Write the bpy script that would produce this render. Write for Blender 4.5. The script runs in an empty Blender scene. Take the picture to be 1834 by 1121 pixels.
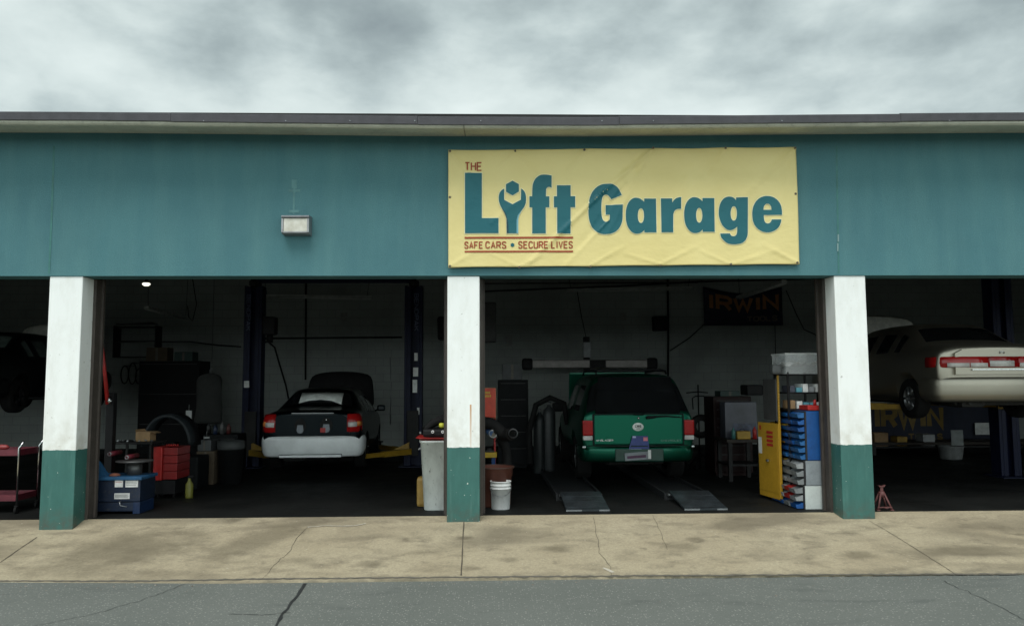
import bpy, bmesh, math, random
from mathutils import Vector, Matrix
random.seed(7)
sc = bpy.context.scene
COL = sc.collection
R = math.radians
# ---------------------------------------------------------------- camera numbers
F0 = 1430.0; CAM = Vector((0.3046, -9.437, 1.6076)); YAW, PITCH, ROLL = 0.0287, 0.0849, -0.0046
Fw = Vector((math.sin(YAW)*math.cos(PITCH), math.cos(YAW)*math.cos(PITCH), math.sin(PITCH)))
Rt = Vector((math.cos(YAW), -math.sin(YAW), 0)); Up = Rt.cross(Fw)
R2 = math.cos(ROLL)*Rt + math.sin(ROLL)*Up; U2 = -math.sin(ROLL)*Rt + math.cos(ROLL)*Up
def P(px, py, Y):
    """point on the plane y=Y that the photo shows at pixel (px, py) of 1834x1121"""
    d = Fw + R2*((px-917)/F0) - U2*((py-560.5)/F0)
    t = (Y-CAM.y)/d.y
    p = CAM + d*t
    return (p.x, p.z)
def PX(px, Y, py=700): return P(px, py, Y)[0]
def PZ(py, Y, px=917): return P(px, py, Y)[1]
def PG(px, py, z=0.01):
    d = Fw + R2*((px-917)/F0) - U2*((py-560.5)/F0)
    t = (z-CAM.z)/d.z
    p = CAM + d*t
    return (p.x, p.y)
cd = bpy.data.cameras.new('camera'); cam = bpy.data.objects.new('camera', cd); COL.objects.link(cam)
cd.sensor_width = 36; cd.lens = 36*F0/1834; cd.clip_end = 3000; cd.clip_start = .05
M = Matrix((R2, U2, -Fw)).transposed().to_4x4(); M.translation = CAM
cam.matrix_world = M; sc.camera = cam
# ---------------------------------------------------------------- materials
MATS = {}
def nodes(name):
    m = bpy.data.materials.new(name); m.use_nodes = True
    nt = m.node_tree; b = nt.nodes['Principled BSDF']
    return m, nt, b
def N(nt, t, **k):
    n = nt.nodes.new(t)
    for a, v in k.items():
        if a in ('inp',):
            for i, x in v.items(): n.inputs[i].default_value = x
        else: setattr(n, a, v)
    return n
def L(nt, a, b): nt.links.new(a, b)
def mixc(nt, fac, a, b, mode='MIX'):
    n = nt.nodes.new('ShaderNodeMix'); n.data_type = 'RGBA'; n.blend_type = mode
    for s, v in ((n.inputs[0], fac), (n.inputs[6], a), (n.inputs[7], b)):
        if isinstance(v, (int, float)): s.default_value = v
        elif isinstance(v, (tuple, list)): s.default_value = (*v[:3], 1)
        else: nt.links.new(v, s)
    return n.outputs[2]
def mth(nt, op, a, b=None, c=None, clamp=False):
    n = nt.nodes.new('ShaderNodeMath'); n.operation = op; n.use_clamp = clamp
    for i, v in enumerate((a, b, c)):
        if v is None: continue
        if isinstance(v, (int, float)): n.inputs[i].default_value = v
        else: nt.links.new(v, n.inputs[i])
    return n.outputs[0]
def noise(nt, vec, scale, detail=4, rough=.55, dist=0):
    n = nt.nodes.new('ShaderNodeTexNoise'); n.inputs['Scale'].default_value = scale
    n.inputs['Detail'].default_value = detail; n.inputs['Roughness'].default_value = rough
    n.inputs['Distortion'].default_value = dist
    if vec is not None: nt.links.new(vec, n.inputs['Vector'])
    return n.outputs['Fac']
def ramp(nt, fac, stops, interp='LINEAR'):
    n = nt.nodes.new('ShaderNodeValToRGB'); n.color_ramp.interpolation = interp
    e = n.color_ramp.elements
    while len(e) < len(stops): e.new(.5)
    for i, (p, c) in enumerate(stops):
        e[i].position = p
        e[i].color = (c, c, c, 1) if isinstance(c, (int, float)) else (*c, 1)
    nt.links.new(fac, n.inputs[0]); return n.outputs[0]
def mapr(nt, v, a, b, c=0, d=1, smooth=False):
    n = nt.nodes.new('ShaderNodeMapRange'); n.clamp = True
    if smooth: n.interpolation_type = 'SMOOTHSTEP'
    nt.links.new(v, n.inputs[0])
    for i, x in enumerate((a, b, c, d)): n.inputs[i+1].default_value = x
    return n.outputs[0]
def pos(nt): return nt.nodes.new('ShaderNodeNewGeometry').outputs['Position']
def objc(nt): return nt.nodes.new('ShaderNodeTexCoord').outputs['Object']
def vscale(nt, v, s):
    n = nt.nodes.new('ShaderNodeMapping'); n.inputs['Scale'].default_value = s; nt.links.new(v, n.inputs['Vector']); return n.outputs[0]
def bump(nt, b, h, st=.3, dist=.01):
    n = nt.nodes.new('ShaderNodeBump'); n.inputs['Strength'].default_value = st; n.inputs['Distance'].default_value = dist
    nt.links.new(h, n.inputs['Height']); nt.links.new(n.outputs[0], b.inputs['Normal'])
def mat(name, col, rough=.55, metal=0, var=.25, scale=9, bmp=.1, coat=0, dirt=0, emit=None, spec=.5, trans=0):
    """painted / plastic / metal surface with blotchy variation, scuffs and a fine bump"""
    if name in MATS: return MATS[name]
    m, nt, b = nodes(name)
    o = objc(nt)
    n1 = noise(nt, o, scale, 5, .6); n2 = noise(nt, o, scale*7, 3, .6)
    dk = tuple(c*(1-var) for c in col); lt = tuple(min(1, c*(1+var*.6)+.004*var) for c in col)
    c = mixc(nt, mapr(nt, n1, .3, .7), dk, lt)
    if dirt:
        c = mixc(nt, mth(nt, 'MULTIPLY', mapr(nt, n2, .56, .72), dirt), c, (.05, .045, .038))
    L(nt, c, b.inputs['Base Color'])
    L(nt, mapr(nt, n2, .3, .7, max(0, rough-.08), min(1, rough+.1)), b.inputs['Roughness'])
    b.inputs['Metallic'].default_value = metal; b.inputs['Coat Weight'].default_value = coat
    b.inputs['Specular IOR Level'].default_value = spec
    b.inputs['Coat Roughness'].default_value = .04
    if trans: b.inputs['Transmission Weight'].default_value = trans
    if bmp: bump(nt, b, n2, bmp, .003)
    if emit: b.inputs['Emission Color'].default_value = (*emit[:3], 1); b.inputs['Emission Strength'].default_value = emit[3]
    MATS[name] = m; return m
# ---------------------------------------------------------------- mesh builder
def total(o):
    v = Vector((0, 0, 0))
    while o is not None: v += o.location; o = o.parent
    return v
def thing(name, label, cat, loc=(0, 0, 0), group=None):
    o = bpy.data.objects.new(name, None); COL.objects.link(o); o.empty_display_size = .2
    o.location = loc; o['label'] = label; o['category'] = cat
    if group: o['group'] = group
    return o
def tag(o, label, cat, group=None):
    o['label'] = label; o['category'] = cat
    if group: o['group'] = group
    return o
class MB:
    def __init__(s): s.bm = bmesh.new(); s.sm = False
    def box(s, x0, x1, y0, y1, z0, z1, bev=0, rot=None):
        b2 = bmesh.new()
        vs = [b2.verts.new((x, y, z)) for x in (x0, x1) for y in (y0, y1) for z in (z0, z1)]
        for f in ((0, 1, 3, 2), (4, 6, 7, 5), (0, 4, 5, 1), (2, 3, 7, 6), (0, 2, 6, 4), (1, 5, 7, 3)):
            b2.faces.new([vs[i] for i in f])
        bmesh.ops.recalc_face_normals(b2, faces=b2.faces)
        if bev: bmesh.ops.bevel(b2, geom=b2.edges[:], offset=min(bev, abs(x1-x0)*.45, abs(y1-y0)*.45, abs(z1-z0)*.45), segments=2, affect='EDGES', profile=.6)
        if rot:
            c, ang, ax = rot
            bmesh.ops.rotate(b2, verts=b2.verts, cent=c, matrix=Matrix.Rotation(ang, 3, ax))
        s.add(b2); return s
    def add(s, b2):
        mp = {v: s.bm.verts.new(v.co) for v in b2.verts}
        for f in b2.faces:
            try:
                g = s.bm.faces.new([mp[v] for v in f.verts]); g.smooth = f.smooth; g.material_index = f.material_index
            except ValueError: pass
        b2.free()
    def cyl(s, a, b, r, n=16, r2=None, cap=True, smooth=True):
        a = Vector(a); b = Vector(b); d = (b-a).normalized(); r2 = r if r2 is None else r2
        u = d.orthogonal().normalized(); w = d.cross(u)
        A = [s.bm.verts.new(a+(u*math.cos(t)+w*math.sin(t))*r) for t in (2*math.pi*i/n for i in range(n))]
        B = [s.bm.verts.new(b+(u*math.cos(t)+w*math.sin(t))*r2) for t in (2*math.pi*i/n for i in range(n))]
        for i in range(n):
            f = s.bm.faces.new((A[i], A[(i+1) % n], B[(i+1) % n], B[i])); f.smooth = smooth
        if cap:
            s.bm.faces.new(A[::-1]); s.bm.faces.new(B)
        return s
    def tube(s, pts, r, n=10):
        pts = [Vector(p) for p in pts]; rings = []; u = None
        for i, p in enumerate(pts):
            d = ((pts[i+1] if i < len(pts)-1 else p)-(pts[i-1] if i else p)).normalized()
            u = d.orthogonal().normalized() if u is None else (u-d*u.dot(d)).normalized()
            w = d.cross(u); rr = r[i] if isinstance(r, (list, tuple)) else r
            rings.append([s.bm.verts.new(p+(u*math.cos(t)+w*math.sin(t))*rr) for t in (2*math.pi*k/n for k in range(n))])
        for A, B in zip(rings, rings[1:]):
            for i in range(n):
                f = s.bm.faces.new((A[i], A[(i+1) % n], B[(i+1) % n], B[i])); f.smooth = True
        s.bm.faces.new(rings[0][::-1]); s.bm.faces.new(rings[-1]); return s
    def lathe(s, prof, c=(0, 0, 0), axis='Z', n=32):
        rings = []
        for r, h in prof:
            ring = []
            for k in range(n):
                t = 2*math.pi*k/n; x, y = r*math.cos(t), r*math.sin(t)
                p = (x, y, h) if axis == 'Z' else ((h, x, y) if axis == 'X' else (x, h, y))
                ring.append(s.bm.verts.new((p[0]+c[0], p[1]+c[1], p[2]+c[2])))
            rings.append(ring)
        for A, B in zip(rings, rings[1:]):
            for i in range(n):
                f = s.bm.faces.new((A[i], A[(i+1) % n], B[(i+1) % n], B[i])); f.smooth = True
        return s
    def prism(s, poly, y0, y1, axis='Y'):
        """poly in the plane across axis: Y -> (x,z), X -> (y,z), Z -> (x,y)"""
        def p3(p, h): return (p[0], h, p[1]) if axis == 'Y' else ((h, p[0], p[1]) if axis == 'X' else (p[0], p[1], h))
        A = [s.bm.verts.new(p3(p, y0)) for p in poly]; B = [s.bm.verts.new(p3(p, y1)) for p in poly]
        n = len(poly)
        for i in range(n): s.bm.faces.new((A[i], A[(i+1) % n], B[(i+1) % n], B[i]))
        s.bm.faces.new(A[::-1]); s.bm.faces.new(B); return s
    def grid(s, rows, close=False, smooth=True):
        V = [[s.bm.verts.new(p) for p in r] for r in rows]
        for A, B in zip(V, V[1:]):
            for i in range(len(A)-(0 if close else 1)):
                f = s.bm.faces.new((A[i], A[(i+1) % len(A)], B[(i+1) % len(A)], B[i])); f.smooth = smooth
        return s
    def quad(s, *p):
        s.bm.faces.new([s.bm.verts.new(q) for q in p]); return s
    def bevel(s, w, seg=2, ang=35):
        es = [e for e in s.bm.edges if len(e.link_faces) == 2 and e.calc_face_angle(0) > R(ang)]
        bmesh.ops.bevel(s.bm, geom=es, offset=w, segments=seg, affect='EDGES', profile=.6, clamp_overlap=True); return s
    def build(s, name, m, parent=None, local=False, sub=0, thick=0, smooth=False):
        if not local and parent is not None:
            t = total(parent)
            bmesh.ops.translate(s.bm, verts=s.bm.verts, vec=-t)
        bmesh.ops.recalc_face_normals(s.bm, faces=s.bm.faces)
        if smooth:
            for f in s.bm.faces: f.smooth = True
        me = bpy.data.meshes.new(name); s.bm.to_mesh(me); s.bm.free()
        o = bpy.data.objects.new(name, me); COL.objects.link(o)
        for q in (m if isinstance(m, (list, tuple)) else [m]): me.materials.append(q)
        if parent is not None: o.parent = parent
        if thick:
            q = o.modifiers.new('thickness', 'SOLIDIFY'); q.thickness = thick; q.offset = -1
        if sub:
            q = o.modifiers.new('smooth', 'SUBSURF'); q.levels = sub; q.render_levels = sub
        return o
def struct(o): o['kind'] = 'structure'; return o
def tree_copy(o, parent=None):
    c = o.copy(); COL.objects.link(c); c.parent = parent
    for ch in list(o.children): tree_copy(ch, c)
    return c
# ---------------------------------------------------------------- stroke lettering
GL = {
 'A': [[(0, 0), (.5, 1), (1, 0)], [(.2, .3), (.8, .3)]], 'B': [[(0, 0), (0, 1), (.75, 1), (.95, .85), (.95, .65), (.75, .52), (0, .52)], [(.75, .52), (1, .38), (1, .14), (.8, 0), (0, 0)]],
 'C': [[(1, .75), (.85, .95), (.6, 1), (.3, 1), (.05, .85), (0, .6), (0, .35), (.08, .12), (.3, 0), (.65, 0), (.9, .08), (1, .25)]],
 'D': [[(0, 0), (0, 1), (.6, 1), (.95, .8), (1, .5), (.95, .2), (.6, 0), (0, 0)]], 'E': [[(1, 1), (0, 1), (0, 0), (1, 0)], [(0, .52), (.85, .52)]],
 'F': [[(1, 1), (0, 1), (0, 0)], [(0, .5), (.85, .5)]], 'G': [[(1, .8), (.8, 1), (.3, 1), (0, .8), (0, .2), (.3, 0), (.8, 0), (1, .2), (1, .48), (.55, .48)]],
 'H': [[(0, 0), (0, 1)], [(1, 0), (1, 1)], [(0, .52), (1, .52)]], 'I': [[(.5, 0), (.5, 1)]], 'K': [[(0, 0), (0, 1)], [(1, 1), (0, .4)], [(.35, .6), (1, 0)]],
 'L': [[(0, 1), (0, 0), (.9, 0)]], 'M': [[(0, 0), (0, 1), (.5, .3), (1, 1), (1, 0)]], 'N': [[(0, 0), (0, 1), (1, 0), (1, 1)]],
 'O': [[(.3, 0), (0, .2), (0, .8), (.3, 1), (.7, 1), (1, .8), (1, .2), (.7, 0), (.3, 0)]], 'P': [[(0, 0), (0, 1), (.8, 1), (1, .85), (1, .6), (.8, .45), (0, .45)]],
 'R': [[(0, 0), (0, 1), (.75, 1), (1, .86), (1, .62), (.75, .48), (0, .48)], [(.55, .48), (1, 0)]],
 'S': [[(1, .78), (.85, .96), (.5, 1.02), (.15, .95), (.02, .77), (.12, .6), (.85, .4), (1, .22), (.85, .04), (.5, -.02), (.15, .04), (0, .22)]],
 'T': [[(0, 1), (1, 1)], [(.5, 1), (.5, 0)]], 'U': [[(0, 1), (0, .22), (.15, .04), (.5, -.02), (.85, .04), (1, .22), (1, 1)]], 'V': [[(0, 1), (.5, 0), (1, 1)]],
 'W': [[(0, 1), (.25, 0), (.5, .8), (.75, 0), (1, 1)]], 'Z': [[(0, 1), (1, 1), (0, 0), (1, 0)]], '-': [[(.1, .5), (.9, .5)]], ' ': []}
def strip(poly, w, closed=False):
    """mitred ribbon of width w along poly (2-D): returns list of quads"""
    n = len(poly); pts = [Vector(p) for p in poly]; off = []
    for i in range(n):
        a = pts[i-1] if (i or closed) else None; b = pts[(i+1) % n] if (i < n-1 or closed) else None
        d1 = (pts[i]-a).normalized() if a is not None else None; d2 = (b-pts[i]).normalized() if b is not None else None
        if d1 is None: d1 = d2
        if d2 is None: d2 = d1
        n1 = Vector((-d1.y, d1.x)); n2 = Vector((-d2.y, d2.x)); m = (n1+n2)
        m = m.normalized() if m.length > .2 else n1
        k = 1/max(.5, m.dot(n1)); off.append(m*(w/2*k))
    q = []
    for i in range(n if closed else n-1):
        j = (i+1) % n
        q.append((pts[i]-off[i], pts[j]-off[j], pts[j]+off[j], pts[i]+off[i]))
    return q
def text(s, x, z, width, h, sw, f, mb, gap=.35, slant=0):
    """capitals in a box (x..x+width, z..z+h); f(u,v,k) -> 3-D point; each stroke lies a hair above the last"""
    cw = []
    for ch in s: cw.append(.25 if ch == 'I' else (.55 if ch == ' ' else (1.25 if ch in 'MW' else 1)))
    tot = sum(cw)+gap*(len(s)-1); u = width/tot; cx = x; k = 0
    for ch, c in zip(s, cw):
        for pl in GL[ch]:
            k += 1
            pp = [(cx+(px if ch != 'I' else .5)*c*u+slant*py*h, z+sw/2+py*(h-sw)) for px, py in pl]
            for q in strip(pp, sw): mb.quad(*[f(p.x, p.y, k % 3) for p in q])
        cx += (c+gap)*u
# ================================================================= MATERIALS OF THE PLACE
def m_teal():
    m, nt, b = nodes('teal_stucco'); p = pos(nt)
    st = noise(nt, vscale(nt, p, (2.2, 1, .35)), 1.6, 5, .6); bl = noise(nt, p, .9, 6, .65); fn = noise(nt, p, 70, 4, .7)
    c = mixc(nt, mapr(nt, bl, .3, .7), (.068, .168, .195), (.086, .212, .236))
    c = mixc(nt, mapr(nt, st, .42, .75, 0, .34), c, (.15, .30, .295))
    c = mixc(nt, mapr(nt, fn, .35, .75, 0, .6), c, (.045, .145, .152))
    L(nt, c, b.inputs['Base Color']); b.inputs['Roughness'].default_value = .72; b.inputs['Specular IOR Level'].default_value = .25
    bump(nt, b, fn, .5, .006); return m
def m_pillar(split, streak):
    m, nt, b = nodes('painted_pillar'); p = pos(nt)
    sx = nt.nodes.new('ShaderNodeSeparateXYZ'); L(nt, p, sx.inputs[0])
    fn = noise(nt, p, 60, 4, .6); bl = noise(nt, vscale(nt, p, (3, 3, 1)), 1.7, 6, .7); ed = noise(nt, p, 14, 3)
    wh = mixc(nt, mapr(nt, bl, .45, .8, 0, .55), (.86, .88, .86), (.62, .62, .56))
    chips = mapr(nt, noise(nt, p, 21, 3, .5), .70, .73)
    wh = mixc(nt, mth(nt, 'MULTIPLY', chips, .5), wh, (.25, .24, .2))
    hz = mapr(nt, sx.outputs[2], split, split+.5, .5, 0)
    wh = mixc(nt, mth(nt, 'MULTIPLY', hz, mapr(nt, noise(nt, p, 6, 5), .4, .7)), wh, (.42, .38, .28))
    d = mth(nt, 'ABSOLUTE', mth(nt, 'SUBTRACT', sx.outputs[0], mth(nt, 'ADD', streak[0], mth(nt, 'MULTIPLY', mth(nt, 'SUBTRACT', bl, .5), .012))))
    k = mth(nt, 'MULTIPLY', mapr(nt, d, .003, .014, 1, 0), mth(nt, 'MULTIPLY', mapr(nt, sx.outputs[2], streak[1]-.004, streak[1], 1, 0), mapr(nt, sx.outputs[2], split, streak[1], .25, 1)))
    wh = mixc(nt, k, wh, (.50, .24, .07))
    gr = mixc(nt, mapr(nt, bl, .3, .75), (.026, .105, .092), (.044, .155, .135))
    gr = mixc(nt, mapr(nt, noise(nt, vscale(nt, p, (9, 9, 1)), 2, 3), .55, .8, 0, .4), gr, (.10, .23, .20))
    gr = mixc(nt, mapr(nt, noise(nt, p, 30, 2, .5), .72, .74), gr, (.7, .75, .7))
    gr = mixc(nt, mth(nt, 'MULTIPLY', mapr(nt, sx.outputs[2], .0, .22, .8, 0), mapr(nt, noise(nt, p, 11, 5), .35, .65)), gr, (.07, .075, .06))
    z = mth(nt, 'ADD', sx.outputs[2], mth(nt, 'MULTIPLY', mth(nt, 'SUBTRACT', ed, .5), .03))
    c = mixc(nt, mapr(nt, z, split-.001, split+.001), gr, wh)
    L(nt, c, b.inputs['Base Color']); L(nt, mapr(nt, z, split-.001, split+.001, .42, .65), b.inputs['Roughness'])
    bump(nt, b, fn, .25, .004); return m
def m_concrete():
    m, nt, b = nodes('apron_concrete'); p = pos(nt)
    bl = noise(nt, p, .8, 6, .6); fn = noise(nt, p, 55, 4, .7); st = noise(nt, vscale(nt, p, (1, 1.8, 1)), 2.6, 4, .55, .4)
    c = mixc(nt, mapr(nt, bl, .3, .7), (.395, .335, .225), (.49, .43, .30))
    c = mixc(nt, mapr(nt, fn, .3, .75, 0, .55), c, (.22, .185, .13))
    c = mixc(nt, mapr(nt, noise(nt, p, 32, 5, .75), .42, .68, 0, .5), c, (.22, .19, .14))
    wide = noise(nt, vscale(nt, p, (.5, 1.2, 1)), .9, 3, .5, .6)
    c = mixc(nt, mapr(nt, wide, .50, .66, 0, .75), c, (.165, .142, .10))
    c = mixc(nt, mapr(nt, st, .52, .76, 0, .6), c, (.13, .11, .078))
    sp = nt.nodes.new('ShaderNodeTexVoronoi'); sp.feature = 'SMOOTH_F1'; sp.inputs['Scale'].default_value = 1.5; sp.inputs['Randomness'].default_value = 1
    wv = nt.nodes.new('ShaderNodeVectorMath'); wv.operation = 'ADD'
    nv = nt.nodes.new('ShaderNodeTexNoise'); nv.inputs['Scale'].default_value = 5; L(nt, p, nv.inputs['Vector'])
    sv = nt.nodes.new('ShaderNodeVectorMath'); sv.operation = 'SCALE'; sv.inputs['Scale'].default_value = .35; L(nt, nv.outputs['Color'], sv.inputs[0])
    L(nt, vscale(nt, p, (1, 1.5, 0)), wv.inputs[0]); L(nt, sv.outputs[0], wv.inputs[1]); L(nt, wv.outputs[0], sp.inputs['Vector'])
    c = mixc(nt, mth(nt, 'MULTIPLY', mapr(nt, sp.outputs['Distance'], .04, .26, .7, 0, True), mapr(nt, noise(nt, p, .45, 2), .45, .6)), c, (.095, .08, .055))
    c = mixc(nt, mapr(nt, noise(nt, p, 9, 4, .6), .58, .76, 0, .5), c, (.13, .11, .08))
    c = mixc(nt, mapr(nt, noise(nt, p, 26, 2, .5), .72, .74, 0, .5), c, (.55, .5, .4))
    sx = nt.nodes.new('ShaderNodeSeparateXYZ'); L(nt, p, sx.inputs[0])
    def blob(cx, cy, rx, ry, k, sl=0):
        u = mth(nt, 'DIVIDE', mth(nt, 'SUBTRACT', mth(nt, 'SUBTRACT', sx.outputs[0], cx), mth(nt, 'MULTIPLY', mth(nt, 'SUBTRACT', sx.outputs[1], cy), sl)), rx); v = mth(nt, 'DIVIDE', mth(nt, 'SUBTRACT', sx.outputs[1], cy), ry)
        d = mth(nt, 'SQRT', mth(nt, 'ADD', mth(nt, 'MULTIPLY', u, u), mth(nt, 'MULTIPLY', v, v)))
        d = mth(nt, 'ADD', d, mth(nt, 'MULTIPLY', mth(nt, 'SUBTRACT', noise(nt, p, 2.6, 6, .65), .5), 2.2))
        return mth(nt, 'MULTIPLY', mapr(nt, d, .2, 1.35, 1, 0, True), k)
    for q in ((-3.55, -.75, .75, .85, .62, .35), (-2.2, -.5, .35, .8, .55, .6), (-5.1, -.9, .35, .5, .35, 0), (-.4, -1.0, .20, .12, .6, 0), (.95, -.95, .24, .14, .65, 0), (.5, -1.25, .1, .1, .5, 0), (2.3, -.9, .22, .12, .5, 0), (4.1, -1.2, .2, .14, .6, 0), (5.3, -1.1, .5, .16, .5, 0), (-1.6, -1.15, .2, .12, .45, 0)):
        c = mixc(nt, blob(*q), c, (.115, .098, .066))
    c = mixc(nt, mth(nt, 'MULTIPLY', mapr(nt, sx.outputs[1], YR+.12, YR, 0, .6), mapr(nt, noise(nt, p, 7, 4), .35, .65)), c, (.14, .13, .10))
    L(nt, c, b.inputs['Base Color']); b.inputs['Roughness'].default_value = .85; b.inputs['Specular IOR Level'].default_value = .2
    bump(nt, b, fn, .4, .006); return m
YR = -1.7
def m_asphalt():
    m, nt, b = nodes('road_asphalt'); p = pos(nt)
    bl = noise(nt, p, .7, 5, .6); ag = noise(nt, p, 85, 3, .7)
    v = nt.nodes.new('ShaderNodeTexVoronoi'); v.inputs['Scale'].default_value = 55; L(nt, p, v.inputs['Vector'])
    c = mixc(nt, mapr(nt, bl, .3, .7), (.142, .155, .140), (.18, .192, .175))
    c = mixc(nt, mapr(nt, ag, .35, .7, 0, .6), c, (.10, .108, .10))
    hs = nt.nodes.new('ShaderNodeSeparateColor'); L(nt, v.outputs['Color'], hs.inputs[0])
    c = mixc(nt, mth(nt, 'MULTIPLY', mapr(nt, hs.outputs[0], .80, .86), mapr(nt, v.outputs['Distance'], .25, .45, .75, 0)), c, (.36, .36, .33))
    c = mixc(nt, mapr(nt, noise(nt, vscale(nt, p, (.5, 1.5, 1)), 2.2, 4, .6, .5), .6, .75, 0, .5), c, (.08, .088, .085))
    L(nt, c, b.inputs['Base Color']); b.inputs['Roughness'].default_value = .9; b.inputs['Specular IOR Level'].default_value = .2
    bump(nt, b, ag, .7, .008); return m
def m_block():
    m, nt, b = nodes('painted_block_wall'); p = pos(nt)
    cb = nt.nodes.new('ShaderNodeCombineXYZ'); sx = nt.nodes.new('ShaderNodeSeparateXYZ'); L(nt, p, sx.inputs[0])
    L(nt, mth(nt, 'ADD', sx.outputs[0], sx.outputs[1]), cb.inputs[0]); L(nt, sx.outputs[2], cb.inputs[1])
    br = nt.nodes.new('ShaderNodeTexBrick'); L(nt, cb.outputs[0], br.inputs['Vector'])
    br.inputs['Scale'].default_value = 1; br.inputs['Brick Width'].default_value = .4; br.inputs['Row Height'].default_value = .2; br.inputs['Mortar Size'].default_value = .006
    br.inputs['Color1'].default_value = (.37, .40, .385, 1); br.inputs['Color2'].default_value = (.34, .365, .35, 1); br.inputs['Mortar'].default_value = (.25, .27, .26, 1)
    c = mixc(nt, mapr(nt, noise(nt, p, 1.2, 5, .6), .4, .75, 0, .6), br.outputs['Color'], (.22, .235, .22))
    L(nt, c, b.inputs['Base Color']); b.inputs['Roughness'].default_value = .7
    bump(nt, b, br.outputs['Fac'], -.5, .01); return m
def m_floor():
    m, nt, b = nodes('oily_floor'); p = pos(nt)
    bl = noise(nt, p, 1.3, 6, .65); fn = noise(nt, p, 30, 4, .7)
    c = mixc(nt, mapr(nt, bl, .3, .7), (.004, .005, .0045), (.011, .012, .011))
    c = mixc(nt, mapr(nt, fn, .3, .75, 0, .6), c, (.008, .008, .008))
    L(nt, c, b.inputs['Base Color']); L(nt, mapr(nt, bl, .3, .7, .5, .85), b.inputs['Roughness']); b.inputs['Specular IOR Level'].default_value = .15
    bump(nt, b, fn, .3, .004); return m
SPLIT = PZ(801, 0, 830); LINT = PZ(494, 0, 900); EAVE = PZ(243, -.02, 917)
TEAL = m_teal(); PIL = m_pillar(SPLIT, (PX(843, 0, 750), PZ(724, 0, 843))); CONC = m_concrete(); ASPH = m_asphalt(); BLOCK = m_block(); FLOOR = m_floor()
dark_metal = mat('dark_metal', (.016, .016, .016), .55, .2, spec=.25); black_plastic = mat('black_plastic', (.008, .008, .009), .55, spec=.22)
black_rubber = mat('black_rubber', (.009, .009, .009), .8, spec=.2); steel = mat('bare_steel', (.32, .33, .34), .38, .9); white_paint = mat('white_paint', (.75, .76, .74), .5, dirt=.3)
paper = mat('printed_paper', (.68, .69, .68), .6); chrome = mat('chrome', (.6, .62, .62), .12, 1, var=.05, bmp=0)
red_paint = mat('red_paint', (.38, .016, .014), .45, dirt=.45); navy = mat('navy_lift_paint', (.003, .006, .026), .5, dirt=.3, spec=.2); yellow_paint = mat('yellow_paint', (.34, .20, .015), .5, dirt=.35)
brown = mat('cardboard', (.32, .2, .1), .8); jamb = mat('brown_jamb', (.055, .045, .038), .6)
# ================================================================= GROUND
FZ = .01
def g_apron(x, y):
    k = .04 if x > 8 else 0
    pts = [(-14, -.05), (-4.65, -.035), (-2, -.01), (0, .012), (2.5, .012), (4.65, .0), (14, .0)]
    for (a, b_), (c, d) in zip(pts, pts[1:]):
        if a <= x <= c: k = b_+(d-b_)*(x-a)/(c-a)
    t = (y-.28)
    return FZ + (k)*min(1, -t/.3 if t < 0 else 0) + .130*t
def on_apron(px, py):
    z = -.1
    for _ in range(8):
        x, y = PG(px, py, z); z = g_apron(max(-13, min(13, x)), y)
    return (x, y)
YR = on_apron(917, 1034.5)[1]; ZR = FZ+.130*(YR-.28)
mb = MB(); rows = []
xs = [-60, -30, -14]+[-13.5+.5*i for i in range(55)]+[14, 30, 60]
for y in [.28, .14, 0, -.15, -.3, -.6, -1, -1.3, YR, YR-.02]:
    rows.append([(x, y, g_apron(max(-14, min(14, x)), y) if y > YR-.01 else ZR-.2) for x in xs])
mb.grid(rows, smooth=False); o = struct(mb.build('apron', CONC))
mb = MB(); mb.grid([[(x, y, ZR-.012+(.0 if y > -3 else .012*(-3-y))*.3) for x in (-400, -60, -14, 0, 14, 60, 400)] for y in (YR+.3, -3, -6, -20, -60, -300)], smooth=False)
struct(mb.build('road', ASPH))
mb = MB(); mb.quad((-400, -300, -3.2), (400, -300, -3.2), (400, 500, -3.2), (-400, 500, -3.2)); struct(mb.build('ground', mat('earth', (.12, .13, .07), .9)))
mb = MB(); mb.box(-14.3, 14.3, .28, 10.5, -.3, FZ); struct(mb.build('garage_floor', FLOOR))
# joints, cracks and tar seams as shallow dark fillings lying on the slab
crackm = mat('crack_dirt', (.085, .072, .05), .95); sealm = mat('tar_seal', (.022, .024, .024), .7); chalk = mat('spalled_concrete', (.5, .46, .38), .9)
def crack(name, pix, w, m, road=False, jit=.0, dz=.004):
    pts = []
    for (a, b_) in zip(pix, pix[1:]):
        n = max(2, int(math.hypot(a[0]-b_[0], a[1]-b_[1])/7))
        for i in range(n):
            t = i/n; pts.append((a[0]+(b_[0]-a[0])*t+random.uniform(-jit, jit), a[1]+(b_[1]-a[1])*t+random.uniform(-jit, jit)*.5))
    pts.append(pix[-1])
    if road: W = [PG(px, py, ZR-.008) for px, py in pts]
    else: W = [on_apron(px, py) for px, py in pts]
    mbb = MB(); rows = []
    n = len(W)
    for i, p in enumerate(W):
        a = Vector(W[max(0, i-1)]); c = Vector(W[min(n-1, i+1)]); d = (c-a).normalized(); nn = Vector((-d.y, d.x))*(w*random.uniform(.6, 1.4)/2 if jit else w/2)
        row = []
        for s_ in (-1, 1):
            q = Vector(p)+nn*s_; zz = (ZR-.012+.004+(.0036*(-3-q.y) if q.y < -3 else 0)) if road else g_apron(max(-13, min(13, q.x)), q.y)+dz
            row.append((q.x, q.y, zz))
        rows.append(row)
    mbb.grid(rows, smooth=False)
    return struct(mbb.build(name, m))
crack('apron_joint', [(831, 931), (826, 1031)], .013, crackm, jit=.3)
crack('apron_joint', [(66, 962), (0, 1008)], .011, crackm, jit=.4)
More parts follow.
